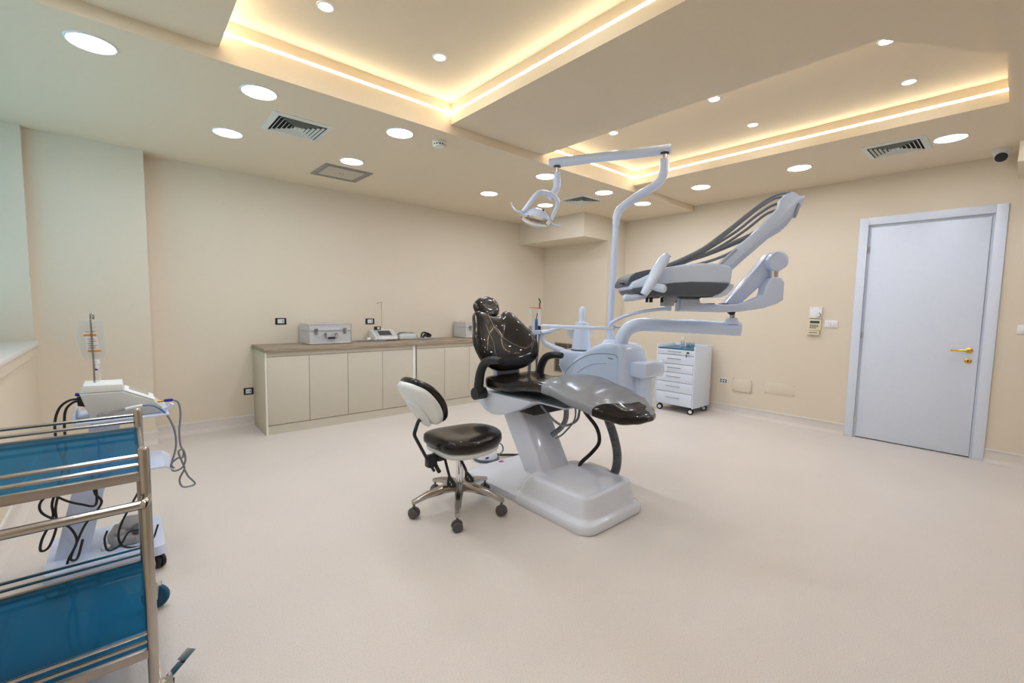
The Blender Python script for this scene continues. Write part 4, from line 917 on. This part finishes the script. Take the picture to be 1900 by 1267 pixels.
mb = MB(); mb.box(1.285, 1.345, 2.165, 2.215, .315, .385, .008); mb.box(1.34, 1.47, 2.155, 2.225, .345, .385, .008); mb.tube([(1.34, 2.19, .33), (1.36, 2.19, .29), (1.372, 2.19, .270)], .012, 8); mb.box(1.45, 1.60, 2.13, 2.25, .350, .378, .008)
mb.build('tilt_mechanism', BLACK, st)
for pts in ([(1.392, 2.165, .355), (1.398, 2.145, .295), (1.404, 2.132, .252)], [(1.468, 2.135, .360), (1.474, 2.085, .312), (1.479, 2.068, .282)]):
    lv = MB().tube(pts, .008, 8).build('lever', BLACK, st)
    e_ = Vector(pts[-1]); dd = (Vector(pts[-1])-Vector(pts[-2])).normalized(); sd = Vector((.75, -.66, 0)); nn = dd.cross(sd).normalized()
    pk = [(-.008, 0), (.008, 0), (.026, .038), (.024, .058), (.009, .066), (-.011, .066), (-.025, .057), (-.025, .038)]
    kn = MB(); kn.loft([[e_+sd*a+dd*s_+nn*h for a, s_ in pk] for h in (-.008, .008)]); kn.build('paddle', BLACK, lv, smooth=30)
    ic = MB()
    for a, s_, wd, hh in ((-.004, .030, .003, .008), (.002, .040, .008, .002), (0, .048, .003, .008)): ic.loft([[e_+sd*(a+i*wd/2)+dd*(s_+j*hh/2)+nn*h for i, j in ((-1, -1), (1, -1), (1, 1), (-1, 1))] for h in (-.0092, -.008)]); ic.loft([[e_+sd*(a+i*wd/2)+dd*(s_+j*hh/2)+nn*h for i, j in ((-1, -1), (1, -1), (1, 1), (-1, 1))] for h in (.008, .0092)])
    ic.build('icon', mat('mint_print', (.45, .75, .68), .5), lv, smooth=0)

# ================================================================= STEEL TROLLEY in the left foreground
tx0, tx1, ty0, ty1 = -.450, .031, 1.616, 2.211
tr = thing('steel_trolley', 'stainless steel two tier trolley with blue acrylic trays in left foreground', 'trolley', ((tx0+tx1)/2, (ty0+ty1)/2, 0))
for x in (tx0, tx1):
    for y in (ty0, ty1):
        p_ = MB(); p_.lathe([(.0138, .115), (.0138, .826), (.011, .831), (0, .831)], 18, c=(x, y, 0)); po2 = p_.build('post', STEEL, tr)
        MB().lathe([(.009, .831), (.007, .835), (0, .836)], 12, c=(x, y, 0)).build('cap', CHROME, po2)
def shelf(z, rails):
    # frame sheet bars, acrylic tray, guard rails
    for (xa, xb, ya, yb) in ((tx0, tx1, ty0-.008, ty0+.008), (tx0, tx1, ty1-.008, ty1+.008), (tx0-.006, tx0+.006, ty0, ty1), (tx1-.006, tx1+.006, ty0, ty1)):
        MB().box(xa, xb, ya, yb, z-.026, z, .002).build('shelf_bar', STEELF, tr)
    MB().box(tx0+.008, tx1-.004, ty0+.008, ty1-.004, z-.006, z-.002).build('acrylic_tray', BLUEA, tr, smooth=0)
    for rz in rails:
        for y in (ty0, ty1): MB().cyl((tx0, y, rz), (tx1, y, rz), .0060, 10).build('guard_rail', STEEL, tr)
        MB().cyl((tx0, ty0, rz), (tx0, ty1, rz), .0060, 10).build('guard_rail', STEEL, tr)
shelf(.764, (.784, .8095))
shelf(.232, (.255, .281))
MB().tube([(tx1, ty0, .692), (tx1+.001, ty0-.024, .691), (tx1-.008, ty0-.058, .689), (tx1-.04, ty0-.058, .687), (tx0+.1, ty0-.058, .687), (tx0+.04, ty0-.058, .687), (tx0+.008, ty0-.058, .689), (tx0-.001, ty0-.024, .691), (tx0, ty0, .692)], .0122, 14, 5).build('push_handle', STEEL, tr, smooth=60)
for x, y, an, br_ in ((tx1, ty0, .9, True), (tx0, ty0, .9, True), (tx1, ty1, 1.2, False), (tx0, ty1, .4, False)):
    ck = MB(); ck.lathe([(.009, .085), (.016, .09), (.016, .115)], 14, c=(x, y, 0)); ck = ck.build('castor', CHROME, tr)
    ca, sa = math.cos(an), math.sin(an); ox, oy = x+.030*sa, y+.030*ca*.6
    if not br_: ox, oy = x+.028, y+.03
    M_ = lambda p: Vector((ox+p.z*ca-p.x*sa, oy+p.z*sa+p.x*ca, .048+p.y))
    MB().lathe([(.026, -.013), (.044, -.011), (.048, -.006), (.048, .006), (.044, .011), (.026, .013)], 24, M_).build('tyre', TEALR, ck)
    MB().lathe([(0, -.012), (.028, -.012), (.028, .012), (0, .012)], 20, M_).build('hub', ORHUB, ck)
    fk = MB()
    for s_ in (-1, 1): fk.loft([[M_(Vector((a, b_, s_*.016+h))) for a, b_ in ((-.012, -.008), (.012, -.008), (.018, .050), (-.018, .050))] for h in (0, .0025)])
    fk.box(ox-.02, ox+.02, oy-.02, oy+.02, .096, .100)
    fk.tube([(ox, oy, .098), (x, y, .095)], .012, 8, 0); fk.build('fork', CHROME, ck)
    if br_:
        bk_ = MB(); e0 = Vector((x+.045, y+.055, .050)); e1 = Vector((x+.088, y+.30, .085))
        a_ = Vector((x+.035, y+.03, .095)); d_ = Vector((.72, .62, .22)).normalized(); sd = Vector((.62, -.72, 0))
        for w_, l0, l1, z_ in ((.012, 0, .055, 0), (.016, .045, .085, .006)):
            bk_.loft([[a_+d_*l_+sd*w_*i+Zv*(z_+h) for l_, i in ((l0, -1), (l1, -1), (l1, 1), (l0, 1))] for h in (0, .003)])
        bk_.build('brake_lever', CHROME, ck)

# ================================================================= SURGICAL UNIT CART at the left wall
mc = thing('equipment_cart', 'white equipment cart with slanted column standing behind the steel trolley', 'cart', (-.08, 2.74, 0))
b = MB(); b.loft([rrect(-.285, .112, 2.535, 2.93, .03, z, 4) for z in (.078, .120)]); b.build('base_plate', UNITS, mc)
for x, y, a in ((.085, 2.585, .4), (-.255, 2.585, 1.2), (.075, 2.90, .8), (-.255, 2.90, .2)): castor(mc, x, y, .08, .032, BLACK, WHITE, .018, a)
b = MB(); L0 = rrect(-.262, -.150, 2.665, 2.745, .006, .120, 2); L1 = rrect(-.125, -.018, 2.725, 2.800, .006, .700, 2); b.loft([L0, L1]); b.build('column', UNITS, mc, smooth=30)
b = MB(); b.box(-.09, .128, 2.62, 2.92, .460, .468, .003); b.loft([[Vector((x, y, z)) for x, y, z in ((.125, 2.62, .464), (.125, 2.92, .464), (.155, 2.92, .440), (.155, 2.62, .440))], [Vector((x, y, z)) for x, y, z in ((.125, 2.62, .468), (.125, 2.92, .468), (.158, 2.92, .442), (.158, 2.62, .442))]])
b.build('middle_shelf', UNITS, mc)
b = MB(); b.box(-.175, .150, 2.60, 2.90, .712, .722, .003); b.box(-.175, -.165, 2.60, 2.90, .722, .760, .002); b.box(-.10, .02, 2.68, 2.82, .690, .713); b.build('top_shelf', UNITS, mc)
b = MB(); b.tube([(.12, 2.64, .725), (.150, 2.63, .745), (.163, 2.625, .762)], .010, 8); b.build('handpiece_rest', UNITS, mc)
sd_ = thing('implant_motor', 'grey sloped implant motor unit with display on the white cart', 'device', (-.03, 2.73, .722))
pf = [(-.150, .842), (-.118, .724), (.118, .724), (.128, .748), (.098, .782), (-.008, .838)]
MB().prism(pf, 2.625, 2.80, 'y', .004).build('body', DEV, sd_, smooth=30)
MB().prism([(-.152, .8425), (-.006, .8385), (-.010, .872), (-.138, .876)], 2.635, 2.80, 'y', .006).build('raised_back', DEVL, sd_, smooth=30)
def slp(p):
    a = Vector((-.008, 0, .840)); b_ = Vector((.100, 0, .783)); d_ = b_-a; n = Vector((-d_.z, 0, d_.x)).normalized()
    return Vector((a.x+d_.x*p.x+n.x*p.z, p.y, a.z+d_.z*p.x+n.z*p.z))
MB().box(.02, .98, 2.632, 2.795, .0, .006, .002, M=slp).build('control_panel', DEVL, sd_)
MB().box(.16, .80, 2.70, 2.79, .006, .0075, M=slp).build('display', SCRGR, sd_, smooth=0)
MB().prism([(-.128, .835), (-.160, .825), (-.158, .790), (-.110, .775)], 2.640, 2.72, 'y', .003).build('rear_connector', BLACK, sd_)
MB().cyl((-.165, 2.66, .838), (-.150, 2.66, .836), .007, 10).build('fluid_port', NAVY, sd_)
MB().cyl((.110, 2.66, .772), (.135, 2.66, .773), .006, 10).build('motor_socket', GOLD, sd_)
MB().lathe([(.006, 0), (.007, .005), (.007, .028), (.004, .034)], 10, lambda p: Vector((.135+p.z, 2.66+p.x, .773+p.y))).build('motor_plug', NAVY, sd_)
ip = thing('iv_pole', 'thin metal irrigation pole rising from the implant motor on the cart', 'pole', (-.102, 2.72, .87))
MB().tube([(-.104, 2.72, .872), (-.104, 2.72, 1.0), (-.106, 2.72, 1.165), (-.105, 2.72, 1.180), (-.101, 2.715, 1.184), (-.096, 2.71, 1.178), (-.096, 2.708, 1.165)], .0036, 8, 3).build('rod', CHROMD, ip)
MB().box(-.100, -.092, 2.706, 2.714, 1.160, 1.182, .002).build('hook', CHROMD, ip)
ib = thing('saline_bag', 'clear saline bag with orange banded label hanging on the pole', 'drip bag', (-.10, 2.745, .94))
bo_ = [(-.038, 1.150), (-.010, 1.156), (.030, 1.153), (.040, 1.145), (.041, 1.08), (.044, 1.02), (.036, .985), (.010, .976), (-.020, .976), (-.036, .990), (-.046, 1.03), (-.050, 1.075), (-.046, 1.12)]
MB().pillow([(a*.94, b_) for a, b_ in bo_], lambda a, b_, t_: Vector((-.104+a, 2.745+t_, b_)), .018, .018, .75, 6, 4).build('bag', FILM, ib, smooth=60)
def lab(x0, x1, z0, z1, m, nm, par, d_=.0005):
    v = []
    for (x, z) in ((x0, z0), (x1, z0), (x1, z1), (x0, z1)): v.append((-.104+x-.10*(z-1.07), z+.06*x*0))
    return MB().prism(v, 2.7255-d_, 2.7268, 'y').build(nm, m, par, smooth=0)
lb = lab(-.024, .018, 1.008, 1.100, PAPER, 'label', ib)
lab(-.025, .017, 1.084, 1.094, ORNG, 'orange_band', lb, .0012); lab(-.022, .022, 1.012, 1.022, ORNG, 'orange_band', lb, .0012)
for k, (a, c_) in enumerate(((-.018, .006), (-.016, .012), (-.019, .002), (-.014, .013), (-.016, .008))): lab(a, c_, 1.030+k*.010, 1.0325+k*.010, INK, 'print', lb, .0012)
lab(-.018, -.006, 1.103, 1.106, INK, 'print', ib); lab(.002, .013, 1.103, 1.106, INK, 'print', ib)
MB().lathe([(.010, .975), (.010, .955), (.008, .948), (.006, .935)], 12, c=(-.094, 2.745, 0)).build('port', WHITE, ib)
MB().box(-.104, -.086, 2.737, 2.753, .952, .956).build('port_collar', INK, ib)
MB().lathe([(.004, .938), (.005, .928), (0, .926)], 8, c=(-.097, 2.745, 0)).build('spike', NAVY, ib)
MB().tube([(-.092, 2.745, .935), (-.084, 2.745, .91), (-.086, 2.745, .885), (-.098, 2.735, .874)], .0028, 6).build('tube', TUBECL, ib)
# handpiece and its cords
hpz = thing('implant_handpiece', 'white and steel handpiece with grey cord lying on the cart shelf', 'handpiece', (.0, 2.60, .73))
MB().tube([(-.098, 2.605, .742), (-.088, 2.606, .748), (-.06, 2.606, .752), (-.03, 2.606, .757), (-.005, 2.606, .762)], [.004, .006, .0055, .006, .006], 10).build('contra_angle', CHROMD, hpz)
MB().tube([(-.005, 2.606, .762), (.02, 2.606, .766), (.055, 2.606, .770)], [.0065, .007, .0065], 12).build('motor', WHITE, hpz)
MB().tube([(.055, 2.606, .770), (.085, 2.606, .768), (.115, 2.606, .748), (.145, 2.61, .705), (.168, 2.615, .63), (.170, 2.62, .55), (.155, 2.62, .49), (.150, 2.62, .47), (.155, 2.62, .455), (.162, 2.62, .450)], .0042, 8).build('cord', HOSE, hpz)
MB().tube([(.055, 2.602, .772), (.09, 2.602, .764), (.12, 2.602, .742), (.14, 2.606, .712)], .002, 6).build('irrigation_tube', BLUEP, hpz)
MB().tube([(.169, 2.66, .773), (.190, 2.66, .755), (.196, 2.655, .70), (.188, 2.65, .62), (.190, 2.645, .55), (.200, 2.64, .52), (.195, 2.635, .49), (.175, 2.635, .49), (.150, 2.635, .465), (.157, 2.635, .432), (.190, 2.635, .438), (.206, 2.635, .475), (.200, 2.635, .525), (.180, 2.635, .52), (.195, 2.635, .46), (.200, 2.635, .43), (.180, 2.635, .385), (.190, 2.635, .345), (.225, 2.635, .340), (.240, 2.635, .350), (.215, 2.635, .39), (.202, 2.635, .425)], .0042, 8).build('cord', HOSE, hpz)
# foot pedal on the cart base
fp = thing('surgical_foot_pedal', 'grey foot pedal lying on the base of the white cart', 'foot pedal', (.0, 2.72, .12))
MB().prism([(-.075, 2.64), (.01, 2.625), (.055, 2.66), (.06, 2.80), (.0, 2.84), (-.07, 2.82), (-.09, 2.72)], .1205, .165, 'z', .012, 3).build('body', PEDAL, fp, smooth=40)
MB().pillow([(-.05, 2.72), (.03, 2.70), (.05, 2.80), (-.03, 2.83)], lambda a, b_, t_: Vector((a, b_, .165+t_)), .035, .005, .7).build('pedal', PEDAL, fp, smooth=50)
MB().pillow([(.0, 2.635), (.05, 2.645), (.055, 2.72), (.005, 2.72)], lambda a, b_, t_: Vector((a, b_, .172+t_)), .018, .01, .7).build('tread', DGREY, fp, smooth=50)
MB().cyl((-.045, 2.675, .163), (-.045, 2.675, .180), .020, 16).build('button', PEDAL, fp)
MB().tube([(-.08, 2.66, .13), (-.095, 2.655, .13), (-.11, 2.65, .128)], .010, 8).build('foot_peg', OFFW, fp)
# black cables of the cart
def cable(label, pts, r=.0048):
    o = MB().tube(pts, r, 8, 6).build('power_cable', RUBB, loc=pts[0]); tag(o, label, 'cable', 'black cables of the cart')
yb = 2.66
cable('black cable looping out behind the implant motor to the left', [(-.155, yb, .818), (-.185, yb-.01, .815), (-.215, yb, .785), (-.232, yb+.01, .72), (-.228, yb+.01, .62), (-.20, yb+.01, .50), (-.235, yb, .44), (-.285, yb-.01, .40), (-.285, yb-.01, .35), (-.235, yb-.02, .30), (-.20, yb-.03, .26), (-.185, yb-.04, .20), (-.215, yb-.05, .13), (-.215, yb-.06, .08), (-.205, yb-.075, .02)])
cable('black cable hanging straight down beside the first loop', [(-.155, yb+.02, .805), (-.175, yb+.02, .80), (-.198, yb+.02, .77), (-.205, yb+.02, .70), (-.205, yb+.02, .60), (-.225, yb+.02, .48), (-.255, yb+.01, .38), (-.255, yb, .32), (-.29, yb-.01, .235), (-.295, yb-.015, .19), (-.27, yb-.015, .20), (-.245, yb-.01, .28), (-.245, yb, .36), (-.225, yb+.01, .43), (-.19, yb+.01, .45)])
cable('black cable dropping in a narrow loop behind the slanted column', [(-.26, yb-.01, .43), (-.21, yb-.02, .385), (-.165, yb-.03, .36), (-.12, yb-.035, .345), (-.115, yb-.03, .42), (-.125, yb-.02, .48), (-.12, yb-.03, .40), (-.10, yb-.04, .35), (-.155, yb-.04, .27), (-.185, yb-.05, .20), (-.205, yb-.055, .14), (-.185, yb-.055, .135), (-.165, yb-.05, .21)])
cable('black cable looping over the grey pedal on the cart base', [(.06, 2.60, .47), (.045, 2.59, .42), (.0, 2.58, .33), (-.03, 2.58, .27), (-.05, 2.585, .20), (-.035, 2.58, .145), (.02, 2.57, .130), (.065, 2.58, .140), (.09, 2.60, .20)], .0042)
cable('thin black cable curling in front of the grey pedal', [(.055, 2.60, .45), (.035, 2.59, .37), (.040, 2.58, .30), (.052, 2.58, .26), (.045, 2.58, .22), (.02, 2.58, .205), (-.015, 2.58, .205), (-.045, 2.57, .16), (-.085, 2.565, .150), (-.095, 2.57, .20), (-.085, 2.58, .235)], .0042)
